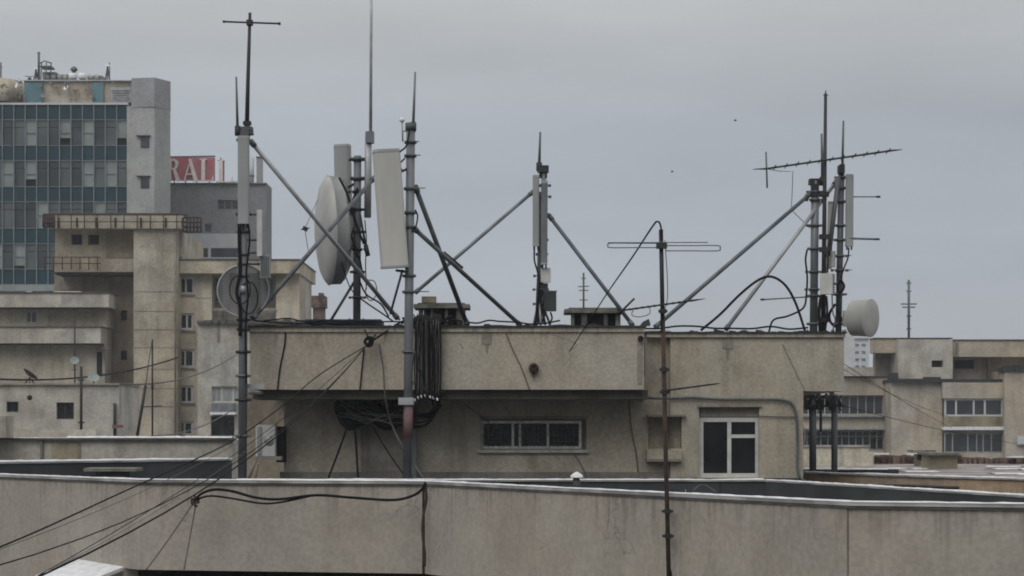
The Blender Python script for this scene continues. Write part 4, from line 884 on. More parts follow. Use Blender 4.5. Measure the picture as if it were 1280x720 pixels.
vb = thing('chimney_vent', A(1180, 588, 62), 'squat olive rendered chimney block on the low right roof', 'roof vent', 'chimney blocks on the low roofs')
part('shaft', 'yellow', vb, lambda m: m.pbox(1162, 1197, 569, 586.5, 62, 1.2))
part('cap', 'lichen', vb, lambda m: m.pbox(1159, 1200, 566, 569, 61.8, 1.5))
vb = thing('chimney_vent', A(1155, 583, 66), 'lower slab-topped chimney block left of the olive one', 'roof vent', 'chimney blocks on the low roofs')
part('shaft', 'yellow', vb, lambda m: m.pbox(1150, 1162, 568, 583, 66, 1))
part('slab', 'conc', vb, lambda m: m.pbox(1143, 1170, 562.5, 566, 65.8, 1.2))
part('shaft_opening', 'interior', vb, lambda m: m.pbox(1147, 1158, 568, 575, 65.95, .1))
def bric(label, x, y, D):
    tag(MB().cbox(A(x, y, D), .25, .15, .06, .4).build('roof_stone', 'brick'), label, 'stone', 'loose stones on the right edge wall')
cable([A(x, y, 46.2) for x, y in ((1010, 607), (1080, 607), (1140, 607.5), (1200, 610), (1290, 612))], .04, 'dark pipe running along the foot of the ochre edge wall', 'dark', n=6, group='thick pipes on the penthouse')
cable([A(1254, 598, 46.5), A(1258, 604, 45.2), A(1258, 618, 45.1)], .025, 'short rusty cable dropping over the ochre edge wall at the far right', 'rust')

lt = thing('left_terrace', (-14, 62, 0), 'low tan wall with a snowy edge behind the dark terrace at the left', 'building')
part('wall', 'farl', lt, lambda m: m.box(X(-90, 60), X(291, 60), 60, 70, 10, Z(550, 60)))
part('bare_patch', 'yellow', lt, lambda m: m.pbox(64, 101, 553, 585, 59.98, .04))
part('downpipe', 'conc', lt, lambda m: (m.pbox(50, 53, 550, 585, 59.9, .1)))
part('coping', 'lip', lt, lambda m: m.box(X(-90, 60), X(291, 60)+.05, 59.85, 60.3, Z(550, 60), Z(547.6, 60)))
part('end_block', 'farl', lt, lambda m: m.pbox(-60, 7, 520, 547, 58.9, 1), 'pinkish block at the left edge')
part('rear_kerb', 'farl', lt, lambda m: m.pbox(7, 120, 537, 547, 62, .3))
snowline((X(85, 60), 59.83, Z(547.5, 60)), (X(291, 60), 59.83, Z(547.5, 60)), .45, .07, 41, .97)
snowline((X(-60, 60), 59.83, Z(547.5, 60)), (X(85, 60), 59.83, Z(547.5, 60)), .45, .02, 42, .5)

# ================================================================ LOW BUILDING left
lb_ = thing('low_building', (X(60, 110), 112, 0), 'low grey-pink building with two dark windows at the far left', 'building')
Dl = 110
hl = [(8, 23, 502, 515), (70.5, 92.5, 503, 524)]
part('wall', 'farl', lb_, lambda m: m.pwall(-120, 149, 481, 690, Dl, 6, hl, .4))
part('coping', 'fard', lb_, lambda m: m.pbox(-122, 150, 479, 481, Dl-.2, 6.3))
for h in hl: window(lb_, h[0]+.4, h[1]-.4, h[2]+.4, h[3]-.4, Dl+.2, cols=(.5,), fr='boxd', gl='glass', t=1)
part('downpipe', 'dark', lb_, lambda m: m.tube([A(143.5, 504, Dl-.2), A(143.5, 545, Dl-.2)], .09, 6))
part('wall_hole', 'interior', lb_, lambda m: m.lathe(A(37, 497, Dl-.02), (0, 1, 0), [(0, 0), (0, .15), (.02, .15)], 10))
t = thing('satellite_dish', A(37, 479, Dl+1), 'rusty mesh satellite dish on the low building roof', 'dish')
part('reflector', 'rust', t, lambda m: m.lathe(A(36, 470, Dl+1), (.5, .3, .75), [(0, 0), (.05, .25), (.16, .48), (.17, .5)], 18))
part('stand', 'rust', t, lambda m: [m.tube([A(37, 472, Dl+1), A(x, 481, Dl+1+dy)], .04, 5) for x, dy in ((30, 0), (44, .3), (37, -.6))])
t = thing('satellite_dish', A(118, 480, Dl+1), 'small bluish dish at the right end of the low building roof', 'dish')
part('reflector', 'towgp', t, lambda m: m.lathe(A(117, 474, Dl+1), (.1, -.6, .7), [(0, 0), (.05, .2), (.14, .34)], 16))
part('stand', 'galvd', t, lambda m: m.tube([A(117, 474, Dl+1), A(117, 481, Dl+1)], .04, 5))
t = thing('satellite_dish', A(94, 456, 125), 'faint pale dish high on the thin pole above the low building', 'dish')
part('reflector', 'towgp', t, lambda m: m.lathe(A(93, 451, 117), (.2, -.8, .4), [(0, 0), (.03, .15), (.08, .27)], 16))
part('arm', 'galvd', t, lambda m: m.tube([A(93, 451, 117.1), A(93.5, 456, 117.6)], .03, 5))
def tvpole(label, a, b, D, r, els, mat='dark', slant=0):
    t = thing('aerial_pole', A(*a, D), label, 'antenna', 'thin television aerials')
    part('pole', mat, t, lambda m: m.tube([A(*a, D), A(*b, D)], r, 6))
    if els: part('element', mat, t, lambda m: [m.tube([A(b[0]-w_, y+s_, D), A(b[0]+w_, y-s_, D)], r*.5, 4) for (y, w_, s_) in els])
    return t
tvpole('tall thin aerial pole above the low building at the left', (93.5, 481), (93.5, 390), 117.5, .045, [(462, 3, 0)])
tvpole('dark aerial pole in front of the right part of the low building', (101.5, 546), (101.5, 458), 62.5, .045, [(475, 4, 0), (528, 4, 0)], 'dark')
tvpole('leaning aerial pole in front of the left apartment tower', (171.5, 545), (182, 482), 62.5, .05, [], 'dark')
tvpole('upright aerial pole with a dark knot right of the leaning one', (190.5, 545), (190.5, 424), 62.6, .03, [(482, 2.5, 0), (484, 2.2, 0), (486, 2, 0), (508, 12, .6)], 'dark')
tvpole('very thin leaning rod continuing above the leaning aerial', (182, 482), (190, 424), 62.55, .016, [], 'wire')
tvpole('small distant aerial behind the concrete vent in the centre', (729.5, 402), (729.5, 341), 56, .028, [(348, 3, 0), (358, 7, .4), (363, 6, 0), (375, 5, 0), (385, 4, 0)], 'wire')
tvpole('tall distant aerial on the right apartment building', (1136, 424), (1136, 350), 149, .1, [(354, 3, 0), (364, 3, 0), (380, 10, 0), (384, 8, 0), (395, 3, 0), (411, 3, 0)], 'galvd')
tag(MB().pbox(140, 151, 531, 535, 64, .4).build('red_cloth', 'redp'), 'small red cloth on the left terrace by the dark downpipe', 'cloth')

# ================================================================ LEFT APARTMENT BUILDING
D0 = 145
ap = thing('apartment_building', (X(200, 150), 152, 0), 'stepped ochre apartment building at the left with a railed top box', 'building')
# top box
part('top_box', 'far', ap, lambda m: m.pwall(69, 222, 285, 323, D0, 3.5, [(89, 102.5, 293, 306), (110, 124, 293, 306)], .5))
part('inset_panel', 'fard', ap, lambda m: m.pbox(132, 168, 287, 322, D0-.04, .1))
part('tower_wall', 'far', ap, lambda m: m.pbox(167, 222, 286, 720, D0-1.6, 12))
part('top_parapet', 'far', ap, lambda m: (m.pbox(69, 229, 268, 285.5, D0-.8-1.2, 1), m.box(X(69, D0), X(222, D0), D0-.9, D0+3, Z(286, D0), Z(284.5, D0))))
part('right_parapet', 'far', ap, lambda m: m.pbox(218, 228, 287, 321, D0-.9, .85))
part('small_window', 'interior', ap, lambda m: (m.pbox(89.3, 102.2, 293.3, 305.7, D0+.4, .05), m.pbox(110.3, 123.7, 293.3, 305.7, D0+.4, .05)))
Dr = D0-2.1
def rail(m, x0, x1, yt, yb, D, step, arms=True):
    for y in (yt, (yt+yb)/2): m.tube([A(x0, y, D-.3), A(x1, y, D-.3)], .035, 5)
    x = x0
    while x < x1:
        m.tube([A(x, yb, D-.1), A(x, yt, D-.3)], .04, 5); x += step
part('railing', 'rust', ap, lambda m: rail(m, 56, 233, 268.5, 286, Dr, 16.5))
part('railing', 'rust', ap, lambda m: rail(m, 56, 126, 321.5, 337, D0-1.5, 11))
part('rusty_bracket', 'rust', ap, lambda m: ([m.pbox(x, x+2, 272, 284, Dr-.02, .1) for x in (72, 95, 119, 143, 175, 206, 227)]), 'rust-stained parapet brackets')
def cage(m, x0, x1, y0, y1, D):
    for x in [x0+(x1-x0)*i/5 for i in range(6)]: m.tube([A(x, y0, D), A(x, y1, D)], .07, 5)
    for y in [y0+(y1-y0)*i/3 for i in range(4)]: m.tube([A(x0, y, D), A(x1, y, D)], .07, 5)
    for x in [x0+(x1-x0)*i/5 for i in range(6)]: m.tube([A(x, (y0+y1)/2, D), A(x, (y0+y1)/2, D+2.5)], .06, 5)
part('corner_cage', 'rust', ap, lambda m: cage(m, 229, 251, 272, 290, D0-1.8))
part('corner_cage', 'rust', ap, lambda m: cage(m, 54, 68, 268, 284, D0-1.8))
# slab parapets
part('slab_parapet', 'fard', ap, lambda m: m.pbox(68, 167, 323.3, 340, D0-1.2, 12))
part('slab_parapet', 'far', ap, lambda m: m.pbox(222, 374, 325, 341.5, D0-1.0, 12))
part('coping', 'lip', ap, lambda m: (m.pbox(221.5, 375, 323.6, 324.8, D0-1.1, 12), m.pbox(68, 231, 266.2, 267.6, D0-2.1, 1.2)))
# recess wall and lower body
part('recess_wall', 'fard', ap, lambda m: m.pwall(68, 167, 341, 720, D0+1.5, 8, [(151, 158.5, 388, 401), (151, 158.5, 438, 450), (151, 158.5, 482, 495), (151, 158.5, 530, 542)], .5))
for y in (388, 438, 482, 530): part('small_window', 'interior', ap, lambda m: m.pbox(151.2, 158.3, y+.3, y+12, D0+1.7, .2))
part('soffit', 'lip', ap, lambda m: m.pbox(68.5, 166.5, 340.1, 343, D0-.9, 2.3))  # dark strip in place of the shadow below the slab
wins = [(224.5, 243, 346, 368), (223.5, 242, 391.5, 412.5), (223, 243, 436.5, 459.5), (223, 241.5, 482, 504), (222.6, 241.5, 526.5, 544)]
part('wall', 'far', ap, lambda m: m.pwall(222.1, 265, 341.6, 720, D0, 10, wins, .35))
part('stair_wall', 'far', ap, lambda m: m.pbox(345, 374, 342, 410, D0, 9))
for i, h in enumerate(wins): window(ap, h[0]+.3, h[1]-.3, h[2]+.3, h[3]-.3, D0+.15, cols=(.42 if i % 2 == 0 else .55,), fr='wband', gl='glass', t=2.3, dep=.12)
for i, y in enumerate((368, 413, 460, 504)): part('window_sill', 'conc', ap, lambda m: m.pbox(223, 243.5, y, y+1.4, D0-.15, .15))
# loggia between the wings
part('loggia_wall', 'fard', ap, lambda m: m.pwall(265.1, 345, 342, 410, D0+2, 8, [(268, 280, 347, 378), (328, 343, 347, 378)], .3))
window(ap, 268.3, 279.7, 347.3, 377.7, D0+2.1, cols=(.5,), fr='whited', gl='glass', t=1.2)
window(ap, 328.3, 342.7, 347.3, 377.7, D0+2.1, cols=(.5,), fr='whited', gl='glassb', t=1.2)
part('loggia_parapet', 'conc', ap, lambda m: (m.pbox(265, 345, 385, 388, D0-.2, .25), m.pbox(265, 345, 388.2, 403, D0+.5, .2)))
part('rubble_line', 'lip', ap, lambda m: [m.pbox(246+i*9, 254+i*9+R.uniform(0, 3), 400+R.uniform(-1.5, 1.5), 404.5, D0-3.2, .6) for i in range(16)])
for y_ in (364, 388.5, 411.5, 434, 461, 485, 508): part('panel_joint', 'fard', ap, lambda m: m.pbox(167.5, 221.8, y_, y_+.6, D0-1.63, .04))
for y_ in (372, 417, 464, 508): part('panel_joint', 'fard', ap, lambda m: m.pbox(243, 264.6, y_, y_+.6, D0-.03, .04))
part('downpipe', 'conc', ap, lambda m: m.tube([A(219, 290, D0-1.75), A(219, 560, D0-1.75)], .06, 6))
# lower right wing
rw = [(264.5, 300, 483, 503.5), (263.5, 293, 520, 545)]
part('wing_wall', 'farl', ap, lambda m: m.pwall(247, 396, 404, 720, D0-2.8, 4, rw, .6))
window(ap, 264.8, 299.7, 483.3, 503.2, D0-2.6, cols=(.36, .76), fr='white', gl='curtain', t=1.5)
window(ap, 263.8, 292.7, 520.3, 544, D0-2.4, cols=(.5,), fr='boxd', gl='glass', t=1)
part('balcony', 'galv', ap, lambda m: m.pbox(264, 292, 504.5, 514.5, D0-3.6, .8))
part('balcony_snow', 'snow', ap, lambda m: m.pbox(262.5, 294, 515, 518.2, D0-3.9, 1.3))
part('wall_pipe', 'conc', ap, lambda m: m.pbox(271, 273.5, 405, 426, D0-2.95, .1))
# stepped lower left wing
lwh = [(33, 47, 388.5, 404.5)]
part('wing_wall', 'far', ap, lambda m: (m.pwall(-140, 133, 384, 409, D0-2, 3, lwh, .4)))
part('wing_wall', 'far', ap, lambda m: m.pbox(-140, 131, 409.2, 700, D0-1.9, 2.6))
window(ap, 33.2, 46.8, 388.8, 404.2, D0-1.85, cols=(.42,), fr='white', gl='glassb', t=1.6)
part('slab_parapet', 'farl', ap, lambda m: m.pbox(-140, 136, 366.5, 384, D0-3.4, 3.6))
part('slab_parapet', 'farl', ap, lambda m: m.pbox(-140, 126, 409, 429, D0-3.4, 1.45))
part('coping', 'lip', ap, lambda m: (m.pbox(-140, 136.5, 365, 366.4, D0-3.5, 3.7), m.pbox(-140, 126.5, 407.8, 408.9, D0-3.5, 1.5), m.pbox(122, 137, 384.1, 386, D0-3.3, 1.2), m.pbox(-140, 136, 384, 385.4, D0-3.2, 1.1), m.pbox(-140, 126, 429.1, 430.6, D0-3.2, 1.2)))
part('wall_seam', 'fard', ap, lambda m: [m.pbox(x, x+1.3, 386, 408, D0-2.04, .06) for x in (61, 92)])
part('side_window', 'interior', ap, lambda m: (m.pbox(121, 127.5, 440, 470, D0-1.95, .1)))
part('side_hood', 'conc', ap, lambda m: m.pbox(120, 137, 435, 437.5, D0-2.3, .5))
part('chimney', 'brick', ap, lambda m: (m.pbox(389, 406, 369.5, 384, D0-5, 2), m.pbox(391, 404, 384, 405, D0-4.8, 1.8)))
snowline((X(-140, D0-3.5), D0-3.5, Z(364.9, D0-3.5)), (X(136, D0-3.5), D0-3.5, Z(364.9, D0-3.5)), .5, .05, 51, .35, step=.4)
# more aerials and clutter on its edge
tag(MB().pbox(398, 404, 366, 369, D0-4.6, .8).build('chimney_cowl', 'galvd'), 'small metal cowl on the brick chimney behind the drum dish', 'chimney cowl')

# ================================================================ GREY OFFICE with roof sign
Dg = 205
of = thing('office_building', (X(275, 180), 182, 0), 'plain grey office block behind the ochre building', 'building')
oh = [(272, 299, 250, 262.5), (255, 265, 279.5, 291)]
part('wall', 'officeg', of, lambda m: m.pwall(205, 333, 228.5, 720, Dg, 4.5, oh, .3))
part('parapet_cap', 'wband', of, lambda m: (m.pbox(270, 298, 226.5, 228.4, Dg-.2, 1.2)))
part('parapet_cap', 'galvd', of, lambda m: (m.pbox(204, 333.3, 228.4, 230, Dg-.22, .2)))
window(of, 272.3, 298.7, 250.3, 262.2, Dg+.15, cols=(.33, .66), fr='officeg', gl='glassb', t=1)
window(of, 255.3, 264.7, 279.8, 290.7, Dg+.15, cols=(), fr='towerg', gl='glassb', t=1)
part('white_band', 'wband', of, lambda m: m.pbox(232, 298, 292, 310, Dg-.5, .4))
part('window_band', 'glassb', of, lambda m: m.pbox(232, 298, 310.1, 321.5, Dg-.45, .35))
part('mullion', 'wband', of, lambda m: (m.pbox(260, 263.5, 310, 322, Dg-.52, .08), m.pbox(232, 298, 321.6, 323.2, Dg-.6, .5)))
t = thing('roof_stack', A(315, 229, Dg+2), 'pale round ventilation pipe on the office block', 'chimney')
part('pipe', 'wband', t, lambda m: m.tube([A(314.5, 229, Dg+2), A(314.5, 197, Dg+2)], .26, 12))
part('strap', 'galvd', t, lambda m: m.lathe(A(314.5, 221, Dg+2), (0, 0, 1), [(0, .27), (0, .31), (.15, .31), (.15, .27)], 12))
t = thing('roof_stack', A(324, 229, Dg+2), 'dark square flue next to the pale pipe on the office block', 'chimney')
part('flue', 'towerg', t, lambda m: m.pbox(320.5, 328, 197, 229, Dg+2, .5))
part('cowl', 'galvd', t, lambda m: m.pbox(320, 328.5, 195.5, 196.9, Dg+1.9, .7))
# sign: serif capitals on a red lattice
sg = thing('roof_sign', A(245, 229, Dg), 'red and cream rooftop sign with big serif letters behind the ochre building', 'sign')
Dsg = Dg-.6
def redp(m):
    m.pbox(213, 268.5, 196.8, 225.5, Dsg+.25, .2); m.pbox(277.8, 280.3, 199.5, 226, Dsg+.25, .2)
part('red_backing', 'red', sg, redp)
part('frame', 'galvd', sg, lambda m: ([m.tube([A(x, 230, Dsg+.5), A(x, 197, Dsg+.5)], .07, 5) for x in (218, 232, 246, 262, 276)], m.tube([A(213, 196.2, Dsg+.4), A(269, 195.4, Dsg+.4)], .09, 5)))
def L_(x, D=Dsg, w_=17, y0=198.5, y1=226.5, foot=True):
    m = MB(); m.pbox(x+2, x+6.8, y0+1.4, y1-1.4, D, .2); m.pbox(x, x+9, y0, y0+1.3, D, .2); m.pbox(x, x+w_, y1-1.3, y1, D, .2)
    m.glyph([(x+w_-2.3, y1-1.4), (x+w_, y1-8), (x+w_+.3, y1-1.4)], D, .2); return m
L_(249.5).build('letter_l', 'signw', sg); L_(271.5, Dsg, 19, 199.5, 228).build('letter_l', 'signw', sg)
def A_(m):
    x = 227; y0, y1 = 198.5, 226.5
    m.glyph([(x+8.5, y0), (x+12, y0), (x+20, y1-1.3), (x+14.8, y1-1.3), (x+9.4, y0+5.2)], Dsg, .2)
    m.glyph([(x+9.2, y0+5.6), (x+9.8, y0+8.2), (x+4.2, y1-1.3), (x+2.6, y1-1.3)], Dsg, .2)
    m.pbox(x+6.4, x+14, y1-9.6, y1-8, Dsg+.01, .16)
    m.pbox(x, x+7, y1-1.25, y1, Dsg, .2); m.pbox(x+12.4, x+22.2, y1-1.25, y1, Dsg, .2)
part('letter_a', 'signw', sg, A_)
def R_(m):
    x = 208.5; y0, y1 = 198.5, 226.5
    m.pbox(x+1.5, x+5.5, y0+1.3, y1-1.3, Dsg, .2); m.pbox(x, x+7, y1-1.25, y1, Dsg, .2); m.pbox(x, x+10, y0, y0+1.25, Dsg, .2)
    m.glyph([(x+5.6, y0+1.3), (x+10, y0), (x+14, y0+3), (x+14.6, y0+7), (x+12.5, y0+11.5), (x+8.5, y0+13.4), (x+5.6, y0+13.4), (x+5.6, y0+12), (x+8, y0+11.8), (x+10.3, y0+9.5), (x+10.6, y0+5.5), (x+9, y0+2.6), (x+5.6, y0+2.6)], Dsg+.002, .19)
    m.glyph([(x+7.2, y0+13.6), (x+11, y0+12.6), (x+17, y1), (x+11.8, y1)], Dsg+.004, .19)
part('letter_r', 'signw', sg, R_)

# ================================================================ GLASS TOWER
Dt = 185
tw = thing('office_tower', (X(60, 190), 195, 0), 'teal glass office tower with concrete end wall at the far left', 'building')
FL = [(131, 149), (182.5, 200), (234, 251.5), (286, 304), (337, 355), (388, 406)]       # spandrel rows
part('core', 'interior', tw, lambda m: m.pbox(-140, 158, 131.3, 720, Dt+.4, 16))
part('spandrels', 'spand', tw, lambda m: [m.pbox(-140, 158.5, a, b, Dt, .38) for a, b in FL])
part('mullions', 'mull', tw, lambda m: [m.pbox(x, x+1.0, 131, 430, Dt-.16, .15) for x in [2.3+14.3*i for i in range(-9, 11)]])
part('transoms', 'mull', tw, lambda m: [m.pbox(-140, 158.5, y, y+.7, Dt-.1, .08) for a, b in FL for y in (a-1, b+.2)])
GR = random.Random(3)
pal = {0: 'towgl', 1: 'towgm', 2: 'towgp'}
rows_ = ["2101210202012", "0120200102121", "2010021010210", "1202101020201", "2021020102010"]
for r in range(5):
    y0, y1 = FL[r][1]+1, FL[r+1][0]-1
    for i in range(-2, 11):
        x = 3.4+14.3*i; k = int(rows_[r][i+2])
        mname = pal[k] if k != 0 or GR.random() > .3 else 'towgl'
        part('window', mname, tw, lambda m: (m.pbox(x, x+13.2 if i < 10 else x+11.8, y0 + (0 if k == 2 else 9), y1 - (GR.choice((0, 0, 4, 9)) if k == 2 else 0), Dt+.12, .2), None if k == 2 else m.pbox(x, x+13.2 if i < 10 else x+11.8, y0, y0+8.7, Dt+.06, .26)))
for r in range(5):
    for i in range(-1, 10):
        if rows_[r][i+2] == '2': x = 3.4+14.3*i; y = (FL[r][1]+FL[r+1][0])/2; part('window_rail', 'mull', tw, lambda m: m.pbox(x+1, x+12, y, y+.8, Dt+.02, .08))
part('base_band', 'towgp', tw, lambda m: m.pbox(-140, 159, 356, 364, Dt-.3, .12))
# end wall: prism footprint
def tend(m, z0, z1, g=0.0):
    a = Vector((X(159, Dt), Dt-.2)); b = Vector((X(193, Dt-.6), Dt-.6)); c = Vector((X(213, Dt+1.5), Dt+1.5)); d = Vector((X(213, Dt+1.5)-4.2, Dt+18)); e = Vector((a.x, Dt+18))
    m.prism([a, b, c, d, e], z0, z1)
part('end_wall', 'towerc', tw, lambda m: tend(m, 5, Z(133, Dt)))
part('end_cladding', 'towerg', tw, lambda m: (m.prism([(X(165, Dt), Dt-.3), (X(193, Dt-.7), Dt-.7), (X(213.3, Dt+1.5), Dt+1.5), (X(213.3, Dt+1.5)-4.2, Dt+18), (X(165, Dt), Dt+18)], Z(135, Dt)+.01, Z(98.5, Dt))))
part('crown_wall', 'beige', tw, lambda m: m.pbox(30, 168, 101, 130.6, Dt+2, 12))
for a_, b_ in ((30.5, 53), (115.5, 129.5)): part('crown_panel', 'teal', tw, lambda m: m.pbox(a_, b_, 103, 129.5, Dt+1.8, .2))
part('crown_cap', 'wband', tw, lambda m: (m.pbox(29, 167, 99.8, 100.9, Dt+1.7, 12.5), m.pbox(-10, 160, 128.3, 130.8, Dt-.2, 2.4)))
part('louvre', 'galvl', tw, lambda m: (m.pbox(138, 164, 109, 128, Dt+.8, 1.1), [m.pbox(140, 161, y, y+1, Dt+.7, .1) for y in (112, 115, 118, 121, 124)]))
part('drum_wall', 'cream', tw, lambda m: m.tube([A(-8, 131, Dt+5), A(-8, 103, Dt+5)], 2.9, 24))
for sx in (-40, -100): part('crown_block', 'beige', tw, lambda m: m.pbox(sx-50, sx+30, 108, 130, Dt+3, 8))
for i, y in enumerate((170, 220.5)):
    part('window', 'glassb', tw, lambda m: m.prism([(X(177, Dt), Dt-.46), (X(188, Dt), Dt-.60), (X(188, Dt), Dt-.3), (X(177, Dt), Dt-.3)], Z(y+15.5, Dt), Z(y, Dt)))
    part('ledge', 'lip', tw, lambda m: m.pbox(170, 188, y-1.2, y-.1, Dt-.75, .5))
# clutter on the tower roof
def rdish(label, x, y, D, r, ax_, mat='snow'):
    t = thing('satellite_dish', A(x, 101, D), label, 'dish', 'dishes on the glass tower roof')
    part('reflector', mat, t, lambda m: m.lathe(A(x, y, D), ax_, [(0, 0), (r*.1, r*.5), (r*.3, r*.95), (r*.32, r)], 16))
    part('stand', 'galvd', t, lambda m: [m.tube([A(x, y, D), A(x+dx, 101, D+.3)], .07, 5) for dx in (-3, 0, 3)])
rdish('wide flat white dish near the left of the glass tower roof', 37, 97, Dt+3, .6, (0, -.2, 1))
rdish('small white dish above the teal panel on the glass tower', 45, 87, Dt+4, .3, (0, -.3, 1))
rdish('white dish on a tripod near the right end of the glass tower roof', 134.5, 83, Dt+3, .34, (.1, -.3, 1))
rdish('tiny white dish in front of the tower crown wall', 83, 110, Dt+1.4, .28, (-.4, -.7, .5))
rdish('tilted pale dish at the left edge of the glass tower roof', 24, 104, Dt+2, .55, (-.8, -.5, .3))
for i, (a, b, lb) in enumerate(((86.5, 96, 'left of two shiny ventilation drums on the glass tower'), (98.5, 108, 'right of two shiny ventilation drums on the glass tower'))):
    t = thing('vent_drum', A((a+b)/2, 101, Dt+3), lb, 'ventilator', 'ventilation drums on the glass tower')
    part('drum', 'snow', t, lambda m: m.lathe(A(a, 95, Dt+3.2), (1, 0, 0), [(0, 0), (0, .3), ((b-a)*Dt/F, .3), ((b-a)*Dt/F, 0)], 14))
    part('cradle', 'galvd', t, lambda m: m.pbox(a+1, b-1, 98.5, 101, Dt+3, .5))
t = thing('cooling_fan', A(92.5, 92, Dt+4), 'dark domed cowl above the ventilation drums', 'ventilator')
part('dome', 'lichen', t, lambda m: m.lathe(A(92.5, 87, Dt+4), (0, 0, 1), [(-.1, .33), (0, .36), (.2, .26), (.35, 0)], 14))
part('neck', 'galvd', t, lambda m: m.tube([A(92.5, 101, Dt+4), A(92.5, 87, Dt+4)], .2, 8))
tvpole('short thick mast on the glass tower roof', (48.5, 101), (48.5, 65), Dt+4, .12, [(67, 2, 0)], 'galvd')
tvpole('faint aerial at the left edge on the glass tower roof', (1, 101), (1, 78), Dt+4, .08, [(84, 2, 0)], 'galvd')
tvpole('thin rod above the dish tripod on the glass tower roof', (137, 101), (137, 78), Dt+4, .05, [], 'galvd')
t = thing('steel_platform', A(60, 101, Dt+4), 'dark steel platform with rails on the glass tower roof', 'platform')
part('deck', 'galvd', t, lambda m: (m.pbox(50, 64, 82, 84, Dt+3, 1.5)))
part('rails', 'galvd', t, lambda m: ([m.tube([A(x, 101, Dt+3), A(x+1, 78, Dt+3)], .06, 4) for x in (51, 57, 63)], m.tube([A(50, 79, Dt+3), A(56, 76, Dt+3), A(64, 79, Dt+3)], .06, 4)))
t = thing('duct', A(75, 101, Dt+4), 'row of grey ducts between the platform and the ventilation drums', 'duct')
for q_ in ((53, 70, 90), (71, 86, 93), (109, 128, 94.5)): part('casing', 'conc', t, lambda m: m.pbox(q_[0], q_[1], q_[2], 100, Dt+4, 2))
part('fan_row', 'galvl', t, lambda m: [m.lathe(A(x, 96, Dt+3.8), (0, 1, 0), [(0, 0), (0, .25), (.2, .25)], 10) for x in (58, 66, 74, 81, 113, 121)])
def scraps(m):
    for i in range(46):
        x = R.choice([R.uniform(0, 30), R.uniform(50, 116), R.uniform(132, 168)]); y = R.uniform(103, 125); w_ = R.uniform(.06, .2)
        m.cbox(A(x, y, Dt+1.6 if x > 30 else Dt+1.2), w_, .1, w_*R.uniform(.3, 1.2), 0, R.uniform(-.8, .8))
m_ = MB(); scraps(m_); tag(m_.build('equipment_clutter', 'conc'), 'jumble of small fittings in front of the glass tower crown', 'clutter', None, 'stuff')

# ================================================================ RIGHT APARTMENT BUILDING
DR = 150
rb = thing('apartment_building', (X(1190, 155), 157, 0), 'pinkish-beige apartment building with glazed balconies at the right', 'building')
part('roof_fascia', 'farr', rb, lambda m: (m.pbox(1093, 1123, 423.5, 441, DR-1, 2), m.pbox(1191.5, 1400, 425.5, 446, DR-.6, 11)))
part('roof_edge', 'lip', rb, lambda m: (m.pbox(1092.5, 1191, 422, 423.4, DR-1.1, 2), m.pbox(1191.5, 1400, 424.2, 425.4, DR-.7, 11)))
part('recess_wall', 'conc', rb, lambda m: m.pbox(1094, 1124, 441.2, 474, DR+1, 1))
part('lift_box', 'farl', rb, lambda m: m.pwall(1123, 1191, 424.2, 473.5, DR-2, 10, [(1164.5, 1179, 450.5, 459)], .6))
part('lift_box_window', 'interior', rb, lambda m: m.pbox(1164.7, 1178.8, 450.7, 458.8, DR-1.5, .05))
part('recess_wall', 'farr', rb, lambda m: m.pwall(1192, 1400, 446.2, 480, DR+1.2, 8, [(1193, 1218, 450, 461)], .6))
part('recess_opening', 'interior', rb, lambda m: m.pbox(1193.2, 1217.8, 450.2, 460.8, DR+1.5, .05))
part('pilaster', 'conc', rb, lambda m: (m.pbox(1234.5, 1238.5, 446.3, 476, DR+.9, .3), m.pbox(1195, 1198, 425.7, 446, DR-.7, .1)))
part('roof_line', 'bitumen', rb, lambda m: (m.pbox(1114, 1262, 474, 477.6, DR-3, 5), m.pbox(1157, 1176, 471.2, 474, DR-3, 1), m.pbox(1116, 1123, 466, 474, DR-3, 2)))
part('wall', 'farr', rb, lambda m: m.pbox(1114, 1178, 477.8, 720, DR-2.5, 12))
part('end_wall', 'farr', rb, lambda m: m.pbox(1256, 1400, 463, 720, DR-3.6, 12))
part('end_wall_top', 'bitumen', rb, lambda m: [m.pbox(1254+i*7, 1262+i*7, 460.5-R.uniform(0, 4), 464, DR-3.8, 2) for i in range(10)])
part('balcony_parapet', 'farr', rb, lambda m: m.pbox(1178.2, 1255.8, 478, 498, DR-3, 3))
window(rb, 1180.5, 1254, 498.2, 520.5, DR-2.8, cols=(.2, .5, .69), fr='wband', gl='glassb', t=2.3, dep=.25)
part('balcony_parapet', 'yellow', rb, lambda m: m.pbox(1180, 1254.5, 520.8, 533, DR-3, 1.5), 'yellowish balcony front')
part('balcony_roof', 'snow', rb, lambda m: m.pbox(1179, 1255, 533.3, 537.5, DR-3.3, 2))
window(rb, 1180.5, 1254, 541, 566, DR-2.8, cols=(.14, .4, .55, .66, .8), fr='curtain', gl='glassb', t=1.5, dep=.25)
part('balcony_parapet', 'farr', rb, lambda m: (m.pbox(1179, 1255, 566.3, 720, DR-3, 1.5), m.pbox(1178.2, 1255.8, 537.6, 541, DR-2.7, 1.5)))
part('balcony_core', 'interior', rb, lambda m: m.pbox(1178.3, 1255.7, 498, 566, DR-1.9, 3))
part('meter_box', 'wband', rb, lambda m: (m.pbox(1272, 1284, 545, 556, DR-3.9, .25)))
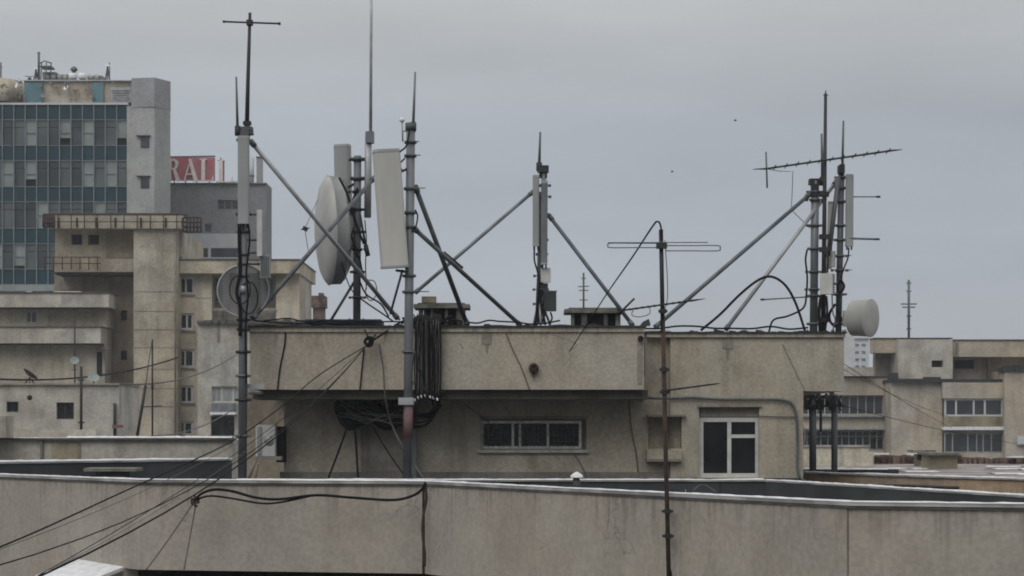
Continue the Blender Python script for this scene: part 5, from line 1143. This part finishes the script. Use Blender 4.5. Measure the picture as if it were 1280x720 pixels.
# left wing with window bands
part('wing_wall', 'farr', rb, lambda m: (m.pbox(985, 1114, 472, 494, DR+.5, 3), m.pbox(985, 1114, 518.5, 537, DR+.3, 1), m.pbox(985, 1114, 563, 720, DR+.3, 6)))
part('wing_wall_top', 'lip', rb, lambda m: m.pbox(985, 1114, 470, 471.8, DR+.4, 10))
part('wing_core', 'interior', rb, lambda m: m.pbox(985, 1113.8, 494.2, 563, DR+1.4, 6))
window(rb, 1000, 1113.5, 494.5, 518.3, DR+1, cols=tuple((i+1)/11 for i in range(10)), fr='whited', gl='glassb', t=1.1, dep=.15)
window(rb, 1000, 1113.5, 538, 562.5, DR+.9, cols=tuple((i+1)/13 for i in range(12)), rows=((0, 1, .3),), fr='curtain', gl='glass', t=1.4, dep=.15)
part('hanging_wall', 'farl', rb, lambda m: m.pbox(1055, 1092, 459, 470, DR-.2, .8))
part('wing_ledge', 'curtain', rb, lambda m: (m.pbox(1000, 1114, 535, 537.2, DR-.1, .4), m.pbox(1000, 1114, 519, 521, DR-.1, .4)))
# pale misty block far behind, seen through the gap
mb_ = thing('distant_block', (X(1075, 420), 422, 0), 'pale misty distant block in the gap left of the right apartment building', 'building')
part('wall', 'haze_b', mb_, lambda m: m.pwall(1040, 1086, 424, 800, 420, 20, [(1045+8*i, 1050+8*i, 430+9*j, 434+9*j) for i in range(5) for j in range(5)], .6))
part('roof_edge', 'curtain', mb_, lambda m: m.pbox(1039, 1087, 422, 424, 419.6, 20))
mb2 = thing('distant_block', (X(980, 460), 462, 0), 'paler distant tower behind the small pinkish drum dish', 'building')
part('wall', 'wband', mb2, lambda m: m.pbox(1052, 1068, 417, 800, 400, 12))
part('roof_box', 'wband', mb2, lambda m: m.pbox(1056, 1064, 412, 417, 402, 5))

# birds
def bird(label, x, y, D):
    t = thing('bird', A(x, y, D), label, 'bird', 'birds in the sky'); c = A(x, y, D)
    b = part('body', 'bird', t, lambda m: m.lathe(c-Vector((.16, 0, 0)), (1, 0, .1), [(0, 0), (.06, .03), (.16, .06), (.26, .045), (.33, .02), (.36, 0)], 10))
    part('wing', 'bird', t, lambda m: m.add([c+Vector((-.06, 0, .02)), c+Vector((.08, 0, .02)), c+Vector((.02, -.33, .14)), c+Vector((-.06, -.3, .13)), c+Vector((-.06, 0, 0)), c+Vector((.08, 0, 0))], [(0, 1, 2, 3), (3, 2, 5, 4), (0, 3, 4), (1, 5, 2)]))
    part('wing', 'bird', t, lambda m: m.add([c+Vector((-.06, 0, .02)), c+Vector((.08, 0, .02)), c+Vector((.02, .33, .14)), c+Vector((-.06, .3, .13)), c+Vector((-.06, 0, 0)), c+Vector((.08, 0, 0))], [(3, 2, 1, 0), (4, 5, 2, 3), (0, 4, 3), (1, 2, 5)]))
bird('upper right of two tiny birds against the sky', 919, 151, 190)
bird('lower left of two tiny birds against the sky', 840, 215, 200)

hz = MB().box(-260, 260, -3, 520, -1, 62).build('haze', 'haze'); hz['kind'] = 'stuff'
s = SNOW.build('snow', 'snow'); tag(s, 'thin broken snow lying along the copings', 'snow', None, 'stuff')
